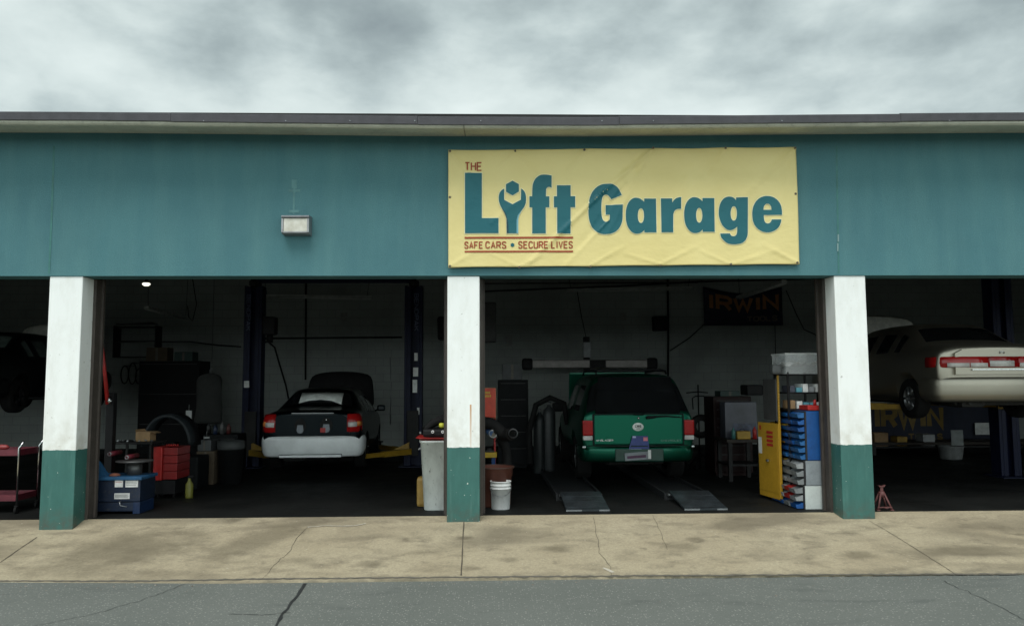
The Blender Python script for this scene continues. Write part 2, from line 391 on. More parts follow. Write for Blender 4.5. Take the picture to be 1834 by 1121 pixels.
crack('apron_joint', [(1556, 930), (1712, 1029)], .007, crackm, jit=.4)
crack('apron_crack', [(470, 1037), (492, 1012), (520, 985), (545, 945), (552, 938)], .004, crackm, jit=2)
crack('apron_crack', [(552, 938), (590, 936), (622, 940), (655, 934)], .018, chalk, jit=2.5, dz=.006)
crack('apron_crack', [(1063, 925), (1070, 960), (1074, 990), (1092, 1015), (1095, 1031)], .004, crackm, jit=2)
crack('apron_crack', [(1170, 921), (1182, 950), (1195, 985)], .004, crackm, jit=1.5)
crack('apron_crack', [(1082, 1018), (1098, 1026)], .03, chalk, jit=2, dz=.006)
crack('road_edge_gap', [(-40, 1041), (260, 1041), (480, 1037), (830, 1034), (1200, 1031), (1560, 1029), (1880, 1028)], .03, mat('edge_grit', (.12, .11, .09), .95), jit=1.2)
crack('road_seam', [(547, 1044), (528, 1072), (505, 1100), (490, 1125)], .026, sealm, road=True, jit=1.5)
crack('road_crack', [(330, 1046), (250, 1075), (170, 1098), (60, 1121)], .005, sealm, road=True, jit=2)
crack('road_crack', [(1690, 1040), (1740, 1062), (1790, 1085), (1840, 1112)], .005, sealm, road=True, jit=2)
crack('road_crack', [(410, 1098), (470, 1100), (520, 1096)], .007, sealm, road=True, jit=1.5)
mb = MB(); rg_ = random.Random(3)
for k in range(420):
    x = rg_.uniform(-6.5, 7); y = YR-abs(rg_.gauss(0, .10))-.01 if k < 330 else YR-rg_.uniform(.1, 2.2); q = rg_.uniform(.003, .009)*(1 if k % 9 else 1.8); z = ZR-.012+(.0036*(-3-y) if y < -3 else 0)
    a = rg_.uniform(0, 6); v = [mb.bm.verts.new((x+q*math.cos(a+t)*rg_.uniform(.7, 1.2), y+q*math.sin(a+t)*rg_.uniform(.7, 1.2), z)) for t in (0, 1.5, 3.1, 4.6)]; top = mb.bm.verts.new((x, y, z+q*.8))
    for i in range(4): mb.bm.faces.new((v[i], v[(i+1) % 4], top))
gt = mb.build('grit', mat('grit_stone', (.2, .18, .15), .9, var=.6, scale=40)); gt['kind'] = 'stuff'; gt['label'] = 'loose grit and pebbles scattered where the road meets the apron'; gt['category'] = 'grit'
# ================================================================= BUILDING
S = 4.65; W = .382; PD = .294
B = thing('garage_building', 'long low teal workshop building with open bays and white and green pillars', 'building', (0, 0, 0))
mb = MB(); mb.box(-14.3, 14.3, -.015, .30, LINT, EAVE+.12)
facade = mb.build('facade_wall', TEAL, B)
for i in range(-3, 4):
    mb = MB(); x = i*S; hw = W/2 if abs(i) < 3 else .35
    mb.box(x-hw, x+hw, 0, PD, -.5, LINT-.002, bev=.012); mb.build('pillar', PIL, B)
# steel jambs and door tracks either side of every pillar
for i in range(-3, 4):
    for s_ in (-1, 1):
        x = i*S+s_*(W/2)
        mb = MB(); mb.box(min(x, x+s_*.035)-.0, max(x, x+s_*.035), PD-.03, PD+.10, -.02, LINT-.004)
        mb.box(min(x+s_*.006, x+s_*.06), max(x+s_*.006, x+s_*.06), PD+.103, PD+.15, FZ, 3.4); mb.build('door_jamb', jamb, B)
# eave: beige rounded cornice and dark metal coping that dips to the middle and steps at its laps
cornice_m = mat('beige_cornice', (.52, .52, .43), .7, var=.2, scale=3, bmp=.3, dirt=.25); coping_m = mat('dark_coping', (.058, .056, .062), .45, .4, var=.2)
def eave_shift(x):
    pts = [(-15, .06), (-6.2, .02), (-4.2, .022), (-.6, -.002), (1.4, .0), (4.2, .04), (6.3, .068), (15, .12)]
    for (a, b_), (c, d) in zip(pts, pts[1:]):
        if a <= x <= c: return b_+(d-b_)*(x-a)/(c-a)
    return 0
def eave_run(x0, x1, prof, name, m, dz=0):
    mbb = MB(); rows = []
    n = max(2, int((x1-x0)/.35))
    for i in range(n+1):
        x = x0+(x1-x0)*i/n; s_ = eave_shift(x)+dz
        rows.append([(x, y, z+s_) for y, z in prof])
    mbb.grid(rows, close=True, smooth=False)
    mbb.bm.faces.new([v for v in mbb.bm.verts[:len(prof)]]); mbb.bm.faces.new([v for v in mbb.bm.verts[-len(prof):]][::-1])
    return mbb.build(name, m, B)
OV = -.55
zt = PZ(222, OV, 917); zu = PZ(243, OV+.1, 917); ztop = PZ(211, OV-.02, 917)
corn = [(OV, zt+.006), (OV-.012, zt-.015), (OV-.010, zt-.035), (OV+.012, zt-.052), (OV+.05, zt-.056), (OV+.075, zt-.045), (.02, EAVE-.005), (.02, EAVE+.06)]
xj = PX(831, OV, 230)
eave_run(-14.6, xj-.004, corn, 'cornice', cornice_m); eave_run(xj+.004, 14.6, corn, 'cornice', cornice_m)
cop = [(OV-.035, zt-.012), (OV-.035, ztop+.01), (OV-.02, ztop+.02), (.35, max(ztop+.02, EAVE+.13)), (.35, EAVE+.064), (OV-.015, zt+.010), (OV-.02, zt-.012)]
laps = [-14.6, PX(308, OV, 207), PX(748, OV, 212), PX(1108, OV, 212), PX(1610, OV, 207), 14.6]
for k, (a, b_) in enumerate(zip(laps, laps[1:])):
    c_ = eave_run(a+.002, b_-.002, [(y-(.003 if k % 2 and y < 0 else 0), z) for y, z in cop], 'coping', coping_m, dz=(0, -.006, -.010, -.006, .002)[k])
    for px in ([512, 627], [365, 512, 627, 743], [861, 1078], [1170, 1400], [1700])[k][(0 if k else 2):]:
        x = PX(px, OV-.035, 217)
        if a < x < b_:
            mb = MB(); z = PZ(217, OV-.035, px); mb.cyl((x, OV-.036, z), (x, OV-.046, z), .006, 8); mb.build('coping_screw', steel, c_)
# roof, ceiling, walls
mb = MB(); mb.box(-14.5, 14.5, .36, 10.9, 4.75, 4.95); mb.build('roof', dark_metal, B)
mb = MB(); mb.box(-14.3, 14.3, .303, 10.5, 4.55, 4.74); mb.build('ceiling', mat('dusty_ceiling', (.06, .06, .058), .8), B)
for k in range(9):
    mb = MB(); y = 1.3+k*1.1; mb.box(-14.2, 14.2, y-.05, y+.05, 4.28, 4.545); mb.build('ceiling_joist', mat('joist_paint', (.07, .07, .065), .7), B)
mb = MB(); mb.box(-14.5, 14.5, 10.52, 10.8, -.2, 4.7); mb.build('back_wall', BLOCK, B)
for s_ in (-1, 1):
    mb = MB(); mb.box(min(s_*14.32, s_*14.6), max(s_*14.32, s_*14.6), .303, 10.5, -.2, 4.7); mb.build('side_wall', BLOCK, B)
# retracted sectional doors under the ceiling, header bars
doorm = mat('door_panel', (.06, .062, .06), .5)
for i in range(-3, 3):
    mb = MB(); x0 = i*S+W/2+.08; x1 = (i+1)*S-W/2-.08
    for k in range(5): mb.box(x0, x1, .62+k*.54, .62+k*.54+.53, 3.42, 3.46, bev=.008)
    mb.build('raised_door', doorm, B)
    mb = MB(); mb.cyl((x0, .42, 3.25), (x1, .42, 3.25), .03, 10); mb.build('spring_shaft', dark_metal, B)
# painted control joints and marks on the teal wall
jm = mat('joint_caulk', (.04, .17, .155), .5)
def wall_line(name, pix, w, m, dy=-.0185):
    mbb = MB()
    for q in strip([P(px, py, -.015) for px, py in pix], w):
        mbb.quad(*[(p.x, dy, p.y) for p in q])
    return mbb.build(name, m, B)
wall_line('caulk_joint', [(97, 262), (93, 380), (88, 490)], .022, jm); wall_line('caulk_joint', [(1498, 262), (1500, 380), (1502, 490)], .02, jm)
scar = mat('pale_paint_scar', (.10, .235, .24), .7)
wall_line('paint_scar', [(527, 322), (527, 338)], .06, scar); wall_line('paint_scar', [(527, 338), (526, 384)], .022, scar, -.0195)
wall_line('paint_scar', [(517, 342), (538, 342)], .03, scar, -.0205); wall_line('paint_scar', [(518, 379), (536, 379)], .035, scar, -.0205)
for a in ([(1501, 420), (1501, 433)], [(1500, 436), (1500, 450)]): wall_line('white_drip', a, .018, mat('drip_white', (.22, .34, .34), .6), -.022)
# ================================================================= WALL LAMP
x0, z1 = P(504, 387, -.17); x1, z0 = P(553, 418, -.17); zc = (z0+z1)/2
T = thing('wall_light', 'grey boxy floodlight with ribbed glass lens mounted on the teal wall', 'wall light', ((x0+x1)/2, 0, z0))
mb = MB(); b2 = MB()
mb.prism([(-.016, z0-.005), (-.016, z1+.02), (-.17, z1+.008), (-.185, z1-.012), (-.17, z1-.02), (-.15, z1-.022), (-.15, z0+.022), (-.13, z0-.0)], x0, x1, 'X'); mb.bevel(.004)
h_ = mb.build('housing', mat('lamp_housing', (.22, .24, .26), .5, .5), T)
mb = MB(); 
for a, c in ((x0, x0+.022), (x1-.022, x1)): mb.box(a, c, -.172, -.152, z0+.012, z1-.024, bev=.003)
mb.box(x0+.024, x1-.024, -.172, -.152, z0+.006, z0+.022, bev=.003); mb.build('bezel', mat('lamp_bezel', (.32, .33, .34), .5, .4), T)
def m_lens():
    m, nt, b = nodes('ribbed_lens'); o_ = objc(nt); sx = nt.nodes.new('ShaderNodeSeparateXYZ'); L(nt, o_, sx.inputs[0])
    w_ = mth(nt, 'SINE', mth(nt, 'MULTIPLY', sx.outputs[0], 420))
    L(nt, mixc(nt, mapr(nt, noise(nt, o_, 12, 3), .3, .7), (.50, .47, .38), (.70, .68, .60)), b.inputs['Base Color']); b.inputs['Roughness'].default_value = .25
    b.inputs['Coat Weight'].default_value = .4; bump(nt, b, w_, .4, .003); return m
mb = MB(); mb.box(x0+.024, x1-.024, -.162, -.151, z0+.024, z1-.026, bev=.003); mb.build('lens', m_lens(), T)
# ================================================================= BANNER
YB = -.055
TL, TR, BR, BL = [Vector(P(a, b_, YB)) for a, b_ in ((803, 269), (1425, 264), (1431, 474), (803, 480))]
folds = [((1168, 268), (1078, 345), .030, .020), ((1085, 340), (950, 468), .024, .022), ((1168, 268), (1085, 425), .014, .016), ((1120, 330), (1040, 440), -.012, .03), ((1090, 395), (1010, 478), .012, .018),
         ((1046, 270), (1000, 330), .014, .018), ((925, 272), (975, 318), .010, .02), ((925, 272), (880, 310), .008, .02), ((805, 270), (870, 345), .012, .022), ((805, 478), (850, 450), .008, .02),
         ((1423, 266), (1330, 350), .014, .030), ((1423, 266), (1390, 400), .010, .03), ((1298, 268), (1250, 330), .012, .028), ((1298, 268), (1345, 310), .008, .025), ((1430, 472), (1370, 440), .010, .022),
         ((1182, 474), (1120, 455), .010, .014), ((1182, 474), (1250, 440), .010, .018), ((1308, 474), (1255, 450), .009, .016), ((1308, 474), (1390, 448), .008, .018), ((1057, 476), (1120, 440), .012, .014),
         ((930, 478), (985, 452), .009, .014), ((930, 478), (880, 455), .007, .014), ((1240, 300), (1180, 420), .008, .05), ((880, 400), (1000, 300), .006, .05), ((1120, 300), (1400, 330), -.007, .06)]
FS = []
for a, b_, amp, wd in folds:
    A, Bv = Vector(P(*a, YB)), Vector(P(*b_, YB)); FS.append((A, (Bv-A), amp, wd))
def bd(x, z):
    """how far the cloth bulges off the wall"""
    p = Vector((x, z)); d = 0
    for A, D, amp, wd in FS:
        l2 = D.length_squared; t = (p-A).dot(D)/l2; tc = max(0, min(1, t)); q = (p-(A+D*tc)).length
        w_ = wd*(.5+1.0*tc); d += 1.35*amp*math.exp(-(q/w_)**2)*(1-.65*tc)
    d += .006*math.sin(x*3.1+z*2.2)+.003*math.sin(x*9-z*6)
    return d+.012
def bp(x, z, k=0): return (x, YB-bd(x, z)-k, z)
BT = thing('banner', 'large yellow vinyl banner with green lettering fixed to the wall above the middle pillar', 'banner', ((TL.x+TR.x)/2, 0, BL.y))
mb = MB(); nx, nz = 200, 68; rows = []
for j in range(nz+1):
    v = j/nz; r_ = []
    for i in range(nx+1):
        u = i/nx; p = TL*(1-u)*(1-v)+TR*u*(1-v)+BL*(1-u)*v+BR*u*v
        sc_ = .007*abs(math.sin(u*math.pi*5))
        z = p.y - (sc_ if v == 0 else 0)+(sc_ if v == 1 else 0)
        r_.append(bp(p.x, z))
    rows.append(r_)
mb.grid(rows)
def m_vinyl(name, c0, c1):
    m, nt, b = nodes(name); p = pos(nt)
    L(nt, mixc(nt, mapr(nt, noise(nt, p, 1.5, 4), .35, .7), c0, c1), b.inputs['Base Color']); b.inputs['Roughness'].default_value = .42; b.inputs['Specular IOR Level'].default_value = .3
    wv = nt.nodes.new('ShaderNodeTexNoise'); wv.inputs['Scale'].default_value = 6; wv.inputs['Detail'].default_value = 3; L(nt, vscale(nt, p, (1, 1, 1.6)), wv.inputs['Vector']); bump(nt, b, wv.outputs['Fac'], .25, .03); return m
VY = m_vinyl('yellow_vinyl', (.76, .635, .27), (.80, .68, .305)); VC = m_vinyl('cream_print', (.80, .76, .46), (.84, .79, .5)); VT = m_vinyl('teal_print', (.012, .118, .145), (.016, .135, .16)); VR = m_vinyl('brick_print', (.33, .06, .022), (.35, .065, .025))
cloth = mb.build('cloth', VY, BT, thick=.002)
def A_(pts): return [(820+u/5.9, 280+v/5.9) for u, v in pts]
def B_(pts): return [(1040+u/8.005, 310+v/8.005) for u, v in pts]
def C_(pts): return [(1220+u/8.005, 310+v/8.005) for u, v in pts]
def ell(cx, cy, rx, ry, n=24): return [(cx+rx*math.cos(2*math.pi*i/n)*abs(math.cos(2*math.pi*i/n))**-.15 if abs(math.cos(2*math.pi*i/n)) > .02 else cx, cy+ry*math.sin(2*math.pi*i/n)) for i in range(n)]
letters = []
letters.append((A_([(76, 182), (254, 182), (254, 658), (430, 658), (430, 818), (76, 818)]), None))
letters.append((A_([(577, 262), (645, 300), (645, 378), (577, 418), (508, 380), (508, 300)]), None))
letters.append((A_([(489, 346), (470, 356), (455, 370), (442, 390), (436, 410), (432, 432), (432, 455), (434, 478), (440, 500), (448, 523), (458, 545), (485, 585), (505, 625), (515, 665), (517, 740), (517, 818), (635, 818), (635, 740), (636, 665), (645, 625), (668, 585), (700, 540), (710, 518), (717, 495), (720, 472), (720, 450), (719, 428), (715, 405), (707, 385), (698, 370), (684, 356), (668, 346), (665, 465), (577, 512), (489, 465)]), None))
letters.append((A_([(785, 818), (785, 543), (756, 543), (756, 427), (785, 427), (785, 385), (786, 350), (788, 325), (792, 300), (800, 276), (810, 255), (824, 236), (840, 222), (860, 210), (880, 203), (905, 200), (930, 200), (960, 203), (990, 210), (990, 338), (978, 331), (965, 328), (953, 329), (945, 333), (937, 341), (932, 352), (930, 385), (930, 427), (966, 427), (966, 543), (928, 543), (928, 818)]), None))
letters.append((A_([(1048, 818), (1048, 543), (1014, 543), (1014, 427), (1046, 427), (1046, 312), (1190, 312), (1190, 427), (1238, 427), (1238, 543), (1190, 543), (1190, 818)]), None))
letters.append((B_([(583, 325), (572, 293), (560, 265), (544, 238), (525, 215), (504, 196), (480, 182), (453, 172), (425, 166), (392, 163), (360, 163), (330, 166), (300, 172), (270, 184), (240, 200), (210, 224), (185, 250), (163, 281), (145, 315), (130, 356), (118, 400), (110, 450), (107, 500), (107, 540), (108, 580), (112, 626), (118, 670), (129, 711), (145, 750), (165, 785), (190, 815), (218, 841), (250, 862), (285, 875), (320, 882), (350, 884), (380, 882), (416, 878), (450, 868), (482, 854), (510, 835), (538, 808), (560, 775), (577, 739), (588, 700), (594, 670), (596, 640), (596, 460), (355, 467), (356, 603), (412, 603), (412, 640), (410, 662), (405, 680), (397, 694), (385, 702), (370, 706), (355, 706), (339, 700), (325, 690), (313, 670), (305, 645), (299, 613), (295, 580), (292, 540), (292, 500), (293, 465), (295, 430), (299, 396), (305, 365), (313, 345), (325, 330), (337, 321), (350, 318), (366, 318), (380, 322), (393, 330), (405, 343), (420, 362), (432, 383)]), None))
aout = [(905, 373), (1075, 373), (1080, 857), (908, 857), (905, 820), (894, 838), (880, 850), (861, 862), (840, 870), (815, 875), (790, 875), (764, 869), (740, 858), (716, 839), (695, 815), (675, 784), (660, 750), (649, 711), (643, 670), (640, 630), (640, 590), (643, 549), (650, 510), (660, 474), (675, 440), (693, 413), (715, 390), (739, 374), (765, 364), (788, 362), (810, 365), (834, 370), (855, 380), (880, 398), (905, 420)]
letters.append((B_(aout), B_(ell(858, 618, 45, 105))))
letters.append((B_([(1145, 370), (1305, 370), (1307, 430), (1322, 405), (1340, 385), (1360, 371), (1380, 362), (1407, 355), (1435, 353), (1435, 520), (1395, 520), (1373, 525), (1355, 535), (1341, 548), (1330, 565), (1323, 587), (1320, 610), (1320, 855), (1150, 857)]), None))
letters.append((B_([(u+837, v-10) for u, v in aout]), B_(ell(1695, 610, 45, 105))))
letters.append((C_([(780, 357), (947, 355), (950, 830), (949, 868), (945, 900), (935, 932), (920, 960), (898, 986), (870, 1005), (837, 1016), (800, 1022), (770, 1025), (740, 1025), (704, 1022), (670, 1015), (638, 998), (610, 975), (588, 953), (570, 930), (559, 902), (553, 872), (695, 870), (698, 884), (705, 895), (720, 906), (740, 910), (759, 908), (775, 900), (786, 887), (792, 870), (796, 851), (797, 830), (797, 768), (785, 783), (770, 795), (751, 808), (730, 818), (705, 824), (680, 824), (654, 815), (630, 800), (603, 775), (580, 745), (562, 709), (548, 670), (538, 630), (533, 590), (534, 545), (540, 500), (548, 463), (560, 430), (578, 400), (600, 375), (624, 357), (650, 347), (675, 343), (700, 345), (723, 350), (745, 360), (764, 377), (780, 398)]), C_(ell(747, 585, 45, 103))))
letters.append((C_([(1432, 608), (1433, 574), (1430, 540), (1425, 505), (1415, 470), (1400, 436), (1380, 405), (1353, 379), (1320, 358), (1281, 343), (1240, 337), (1199, 337), (1160, 345), (1123, 361), (1090, 385), (1062, 415), (1040, 450), (1024, 489), (1015, 530), (1011, 575), (1012, 620), (1016, 661), (1025, 700), (1042, 740), (1065, 775), (1095, 806), (1130, 830), (1169, 847), (1210, 855), (1251, 855), (1290, 847), (1328, 832), (1360, 810), (1386, 783), (1405, 750), (1418, 713), (1425, 672), (1290, 672), (1284, 690), (1275, 705), (1264, 717), (1250, 725), (1233, 729), (1215, 725), (1201, 715), (1190, 700), (1183, 681), (1180, 660), (1177, 635), (1177, 608)]),
                C_([(1172, 533), (1174, 505), (1180, 480), (1191, 463), (1205, 452), (1217, 448), (1230, 447), (1246, 450), (1260, 458), (1272, 472), (1280, 490), (1284, 511), (1285, 533)])))
def flat_shape(loops, name, m, k, parent):
    bm = bmesh.new(); es = []
    for lp in loops:
        vs = [bm.verts.new((*[P(px, py, YB)[0]], 0, P(px, py, YB)[1])) for px, py in lp]
        for i in range(len(vs)): es.append(bm.edges.new((vs[i], vs[(i+1) % len(vs)])))
    bmesh.ops.triangle_fill(bm, edges=es, use_beauty=True, use_dissolve=False)
    x0_, x1_ = min(v.co.x for v in bm.verts), max(v.co.x for v in bm.verts); z0_, z1_ = min(v.co.z for v in bm.verts), max(v.co.z for v in bm.verts)
    g = .024
    for i in range(int(x0_/g)-1, int(x1_/g)+2): bmesh.ops.bisect_plane(bm, geom=bm.verts[:]+bm.edges[:]+bm.faces[:], plane_co=(i*g, 0, 0), plane_no=(1, 0, 0))
    for i in range(int(z0_/g)-1, int(z1_/g)+2): bmesh.ops.bisect_plane(bm, geom=bm.verts[:]+bm.edges[:]+bm.faces[:], plane_co=(0, 0, i*g), plane_no=(0, 0, 1))
    for v in bm.verts: v.co = Vector(bp(v.co.x, v.co.z, k))
    mbb = MB(); mbb.bm.free(); mbb.bm = bm
    return mbb.build(name, m, parent, smooth=True)
def dens(pl, closed=True):
    out = []
    n = len(pl)
    for i in range(n if closed else n-1):
        a, b_ = pl[i], pl[(i+1) % n]; m_ = max(1, int(math.hypot(a[0]-b_[0], a[1]-b_[1])/4))
        for t in range(m_): out.append((a[0]+(b_[0]-a[0])*t/m_, a[1]+(b_[1]-a[1])*t/m_))
    if not closed: out.append(pl[-1])
    return out
for outl, hole in letters:
    lt = flat_shape([outl]+([hole] if hole else []), 'letter', VT, .010, BT)
    for lp in [outl]+([hole] if hole else []):
        mb = MB()
        for q in strip([P(px, py, YB) for px, py in dens(lp)], .018, True): mb.quad(*[bp(p.x, p.y, .006) for p in q])
        mb.build('letter_outline', VC, lt)
flat_shape([A_([(460, 548), (490, 583), (512, 630), (526, 680), (534, 740), (536, 818), (515, 818), (514, 740), (513, 665), (500, 622)])], 'letter_shading', m_vinyl('dark_print', (.01, .05, .07), (.012, .06, .08)), .0125, BT)
flat_shape([A_([(668, 588), (647, 628), (638, 665), (637, 740), (637, 818), (620, 818), (620, 740), (620, 680), (632, 630), (650, 603)])], 'letter_shading', m_vinyl('light_print', (.16, .38, .45), (.18, .4, .47)), .0125, BT)
hx = [(577+22*math.sin(R(60*i)), 940-22*math.cos(R(60*i))) for i in range(6)]
flat_shape([A_(hx)], 'bullet_mark', VT, .006, BT)
for a, b_ in ((855, 875), (1002, 1020)): flat_shape([A_([(72, a), (1218, a-4), (1218, b_-4), (72, b_)])], 'ruled_line', VR, .006, BT)
def banner_text(s_, u0, u1, v0, v1, sw, gap, sub=3):
    x0_, zt_ = P(820+u0/5.9, 280+v0/5.9, YB); x1_, zb_ = P(820+u1/5.9, 280+v1/5.9, YB)
    mbb = MB(); text(s_, x0_, zb_, x1_-x0_, zt_-zb_, sw, lambda u, v, k: bp(u, v, .006+.0008*k), mbb, gap); return mbb.build('small_lettering', VR, BT)
banner_text('THE', 80, 250, 66, 161, .0155, .45)
for wd_ in (('SAFE', 74, 262, 904, 981), ('CARS', 296, 508, 902, 979), ('SECURE', 642, 950, 899, 979), ('LIVES', 990, 1210, 897, 976)): banner_text(*wd_, .0135, .5)
for px, py in ((806, 272), (923, 271), (1046, 270), (1168, 268), (1298, 267), (1422, 267), (806, 354), (1424, 348), (806, 477), (930, 479), (1057, 478), (1182, 476), (1308, 474), (1427, 471)):
    x, z = P(px, py, YB); y = bp(x, z)[1]; mb = MB()
    mb.lathe([(.004, y-.004), (.011, y-.006), (.015, y-.003), (.015, y+.004)], (x, 0, z), 'Y', 12); g_ = mb.build('grommet', mat('brass_grommet', (.2, .17, .12), .4, .8), BT)
    mb = MB(); mb.cyl((x, y-.010, z), (x, -.02, z), .0045, 8); mb.build('screw', dark_metal, g_)
# ================================================================= VEHICLES
def prof(zb, zbelt, ztop, hb, hw, hr):
    up = ztop-zbelt; k = min(1, max(0, up/.3))
    return [(0, zb), (hb*.75, zb), (hb, zb+.06), (hw, zb+(zbelt-zb)*.38), (hw, zb+(zbelt-zb)*.72), (hw-.025, zbelt), (hr+(hw-.05-hr)*.5*(1-k)+.02*k, ztop-.035-.07*k), (hr-.07, ztop-.008), (hr*.45, ztop+.012), (0, ztop+.016)]
def car_body(root, secs, wins, paint, glass, wheels, rw, cutw=.26, sub=2, body='body'):
    """secs: (y, zb, zbelt, ztop, hb, hw, hr); wins: (name, station a, station b, point i, point j) glass faces"""
    bm = bmesh.new(); rings = []
    for s_ in secs:
        h = prof(*s_[1:]); full = [(x, z) for x, z in h]+[(-x, z) for x, z in h[-2:0:-1]]
        rings.append([bm.verts.new((x, s_[0], z)) for x, z in full])
    n = len(rings[0]); np_ = len(prof(*secs[0][1:]))
    for k, (A, Bq) in enumerate(zip(rings, rings[1:])):
        for i in range(n):
            f = bm.faces.new((A[i], A[(i+1) % n], Bq[(i+1) % n], Bq[i]))
            j = i if i < np_-1 else n-1-i
            for w, (nm, a, c, p0, p1) in enumerate(wins):
                if a <= k < c and p0 <= j < p1: f.material_index = w+1
    for ring in (rings[0], rings[-1]):
        for i in range(np_-1):
            l0, l1 = ring[i], ring[i+1]; m0, m1 = ring[(n-i) % n], ring[n-i-1]
            vs = [l0, l1]+([m1] if m1 is not l1 else [])+([m0] if m0 is not l0 else [])
            if len(vs) > 2: bm.faces.new(vs)
    bmesh.ops.recalc_face_normals(bm, faces=bm.faces)
    me = bpy.data.meshes.new('cage'); bm.to_mesh(me); bm.free(); o = bpy.data.objects.new('cage', me); COL.objects.link(o)
    for w in range(len(wins)+1): me.materials.append(paint)
    q = o.modifiers.new('s', 'SUBSURF'); q.levels = sub; q.render_levels = sub
    cut = None
    if wheels:
        c = MB(); mx = max(s_[5] for s_ in secs)
        for (wy, wz) in wheels:
            for sg in (-1, 1): c.cyl((sg*(mx-cutw), wy, wz), (sg*(mx+.3), wy, wz), rw, 28)
        cut = c.build('cut', paint); q = o.modifiers.new('b', 'BOOLEAN'); q.operation = 'DIFFERENCE'; q.object = cut; q.solver = 'EXACT'
    dg = bpy.context.evaluated_depsgraph_get(); dg.update()
    ev = bpy.data.meshes.new_from_object(o.evaluated_get(dg))
    bpy.data.objects.remove(o)
    if cut: bpy.data.objects.remove(cut)
    groups = {}
    for p in ev.polygons: groups.setdefault(p.material_index, []).append(p.index)
    res = []; bo = None
    names = {0: body}
    for w, x in enumerate(wins): names[w+1] = x[0]
    for mi in sorted(groups):
        keep = set(groups[mi]); b2 = bmesh.new(); b2.from_mesh(ev); b2.faces.ensure_lookup_table()
        bmesh.ops.delete(b2, geom=[f for f in b2.faces if f.index not in keep], context='FACES')
        for f in b2.faces: f.smooth = True; f.material_index = 0
        if mi:
            xs_ = [v.co.x for v in b2.verts]
        for half in ((0,) if mi == 0 or 'side' not in names[mi] else (-1, 1)):
            b3 = b2.copy()
            if half: bmesh.ops.delete(b3, geom=[f for f in b3.faces if f.calc_center_median().x*half < 0], context='FACES')
            nm = names[mi] if not half else 'side_window'
            m3 = bpy.data.meshes.new(nm); b3.to_mesh(m3); b3.free(); m3.materials.append(paint if mi == 0 else glass)
            ob = bpy.data.objects.new(nm, m3); COL.objects.link(ob); ob.parent = root
        b2.free()
    return
def wheel(root, x, y, z, r, w, sg, rimm):
    mb = MB(); a = x-sg*w
    mb.lathe([(r*.60, 0), (r*.70, -.01*0), (r*.93, .0), (r*.985, .02), (r, .05), (r, w-.05), (r*.985, w-.02), (r*.93, w), (r*.6, w)], (min(x, a), y, z), 'X', 36)
    t_ = mb.build('wheel', black_rubber, root, local=True)
    mb = MB(); q = x-sg*.02
    mb.lathe([(r*.62, q), (r*.60, q-sg*.035), (r*.30, q-sg*.02), (r*.12, q-sg*.01), (.001, q-sg*.008)], (0, y, z), 'X', 30)
    for k in range(6):
        t = k*math.pi/3; c, s_ = math.cos(t), math.sin(t)
        mb.cyl((q-sg*.006, y+c*r*.12, z+s_*r*.12), (q-sg*.012, y+c*r*.60, z+s_*r*.60), .03, 6, .02)
    mb.build('rim', rimm, t_, local=True)
def wrap(plan, levels, thick=.03):
    """sheet following plan [(x,y)], levels [(z, outward)], closed to a solid shell"""
    pts = [Vector(p) for p in plan]; n = len(pts); nr = []
    for i in range(n):
        d = (pts[min(n-1, i+1)]-pts[max(0, i-1)]).normalized(); nr.append(Vector((d.y, -d.x)))
    mb = MB(); rows = []
    for z, o_ in levels: rows.append([(pts[i].x+nr[i].x*o_, pts[i].y+nr[i].y*o_, z) for i in range(n)])
    for z, o_ in reversed(levels): rows.append([(pts[i].x+nr[i].x*(o_-thick), pts[i].y+nr[i].y*(o_-thick), z) for i in range(n)])
    rows.append(rows[0]); mb.grid(rows)
    bmesh.ops.remove_doubles(mb.bm, verts=mb.bm.verts, dist=1e-5)
    be = [e for e in mb.bm.edges if e.is_boundary]
    bmesh.ops.holes_fill(mb.bm, edges=be); return mb
def arc_plan(hw, y0, yc, side, n=9):
    """rear bumper plan: left side forward, round the corner, gently bowed rear, and back"""
    out = [(-hw, side), (-hw, y0+.32), (-hw+.004, y0+.2), (-hw+.03, y0+.11), (-hw+.09, y0+.05), (-hw+.2, y0+.02)]
    mid = [(-hw*.45, y0-yc*.7), (0, y0-yc), (hw*.45, y0-yc*.7)]
    return out+mid+[(-x, y) for x, y in out[::-1]]
def carpaint(name, col, flake=.2, rough=.3, dust=1, coat=.5, spec=.4, met=.85):
    if name in MATS: return MATS[name]
    m, nt, b = nodes(name); o_ = objc(nt)
    d = noise(nt, o_, 5, 5, .6); sx = nt.nodes.new('ShaderNodeSeparateXYZ'); L(nt, o_, sx.inputs[0])
    c = mixc(nt, mapr(nt, noise(nt, o_, 900, 1), .3, .7, 0, flake), col, tuple(min(1, x*1.8+.01) for x in col))
    c = mixc(nt, mth(nt, 'MULTIPLY', mapr(nt, d, .4, .75, .1, .5), mapr(nt, sx.outputs[2], .25, .75, .8*dust, .1*dust)), c, (.09, .08, .07))
    L(nt, c, b.inputs['Base Color']); b.inputs['Metallic'].default_value = met; b.inputs['Roughness'].default_value = rough; b.inputs['Specular IOR Level'].default_value = spec
    b.inputs['Coat Weight'].default_value = coat; L(nt, mapr(nt, d, .3, .75, .03, .16), b.inputs['Coat Roughness']); MATS[name] = m; return m
def glassm(name, col, r=.04):
    m, nt, b = nodes(name); o_ = objc(nt)
    L(nt, mixc(nt, mapr(nt, noise(nt, o_, 6, 4), .4, .8, 0, .5), col, tuple(x*2+.004 for x in col)), b.inputs['Base Color']); b.inputs['Roughness'].default_value = r; b.inputs['Specular IOR Level'].default_value = .6; return m
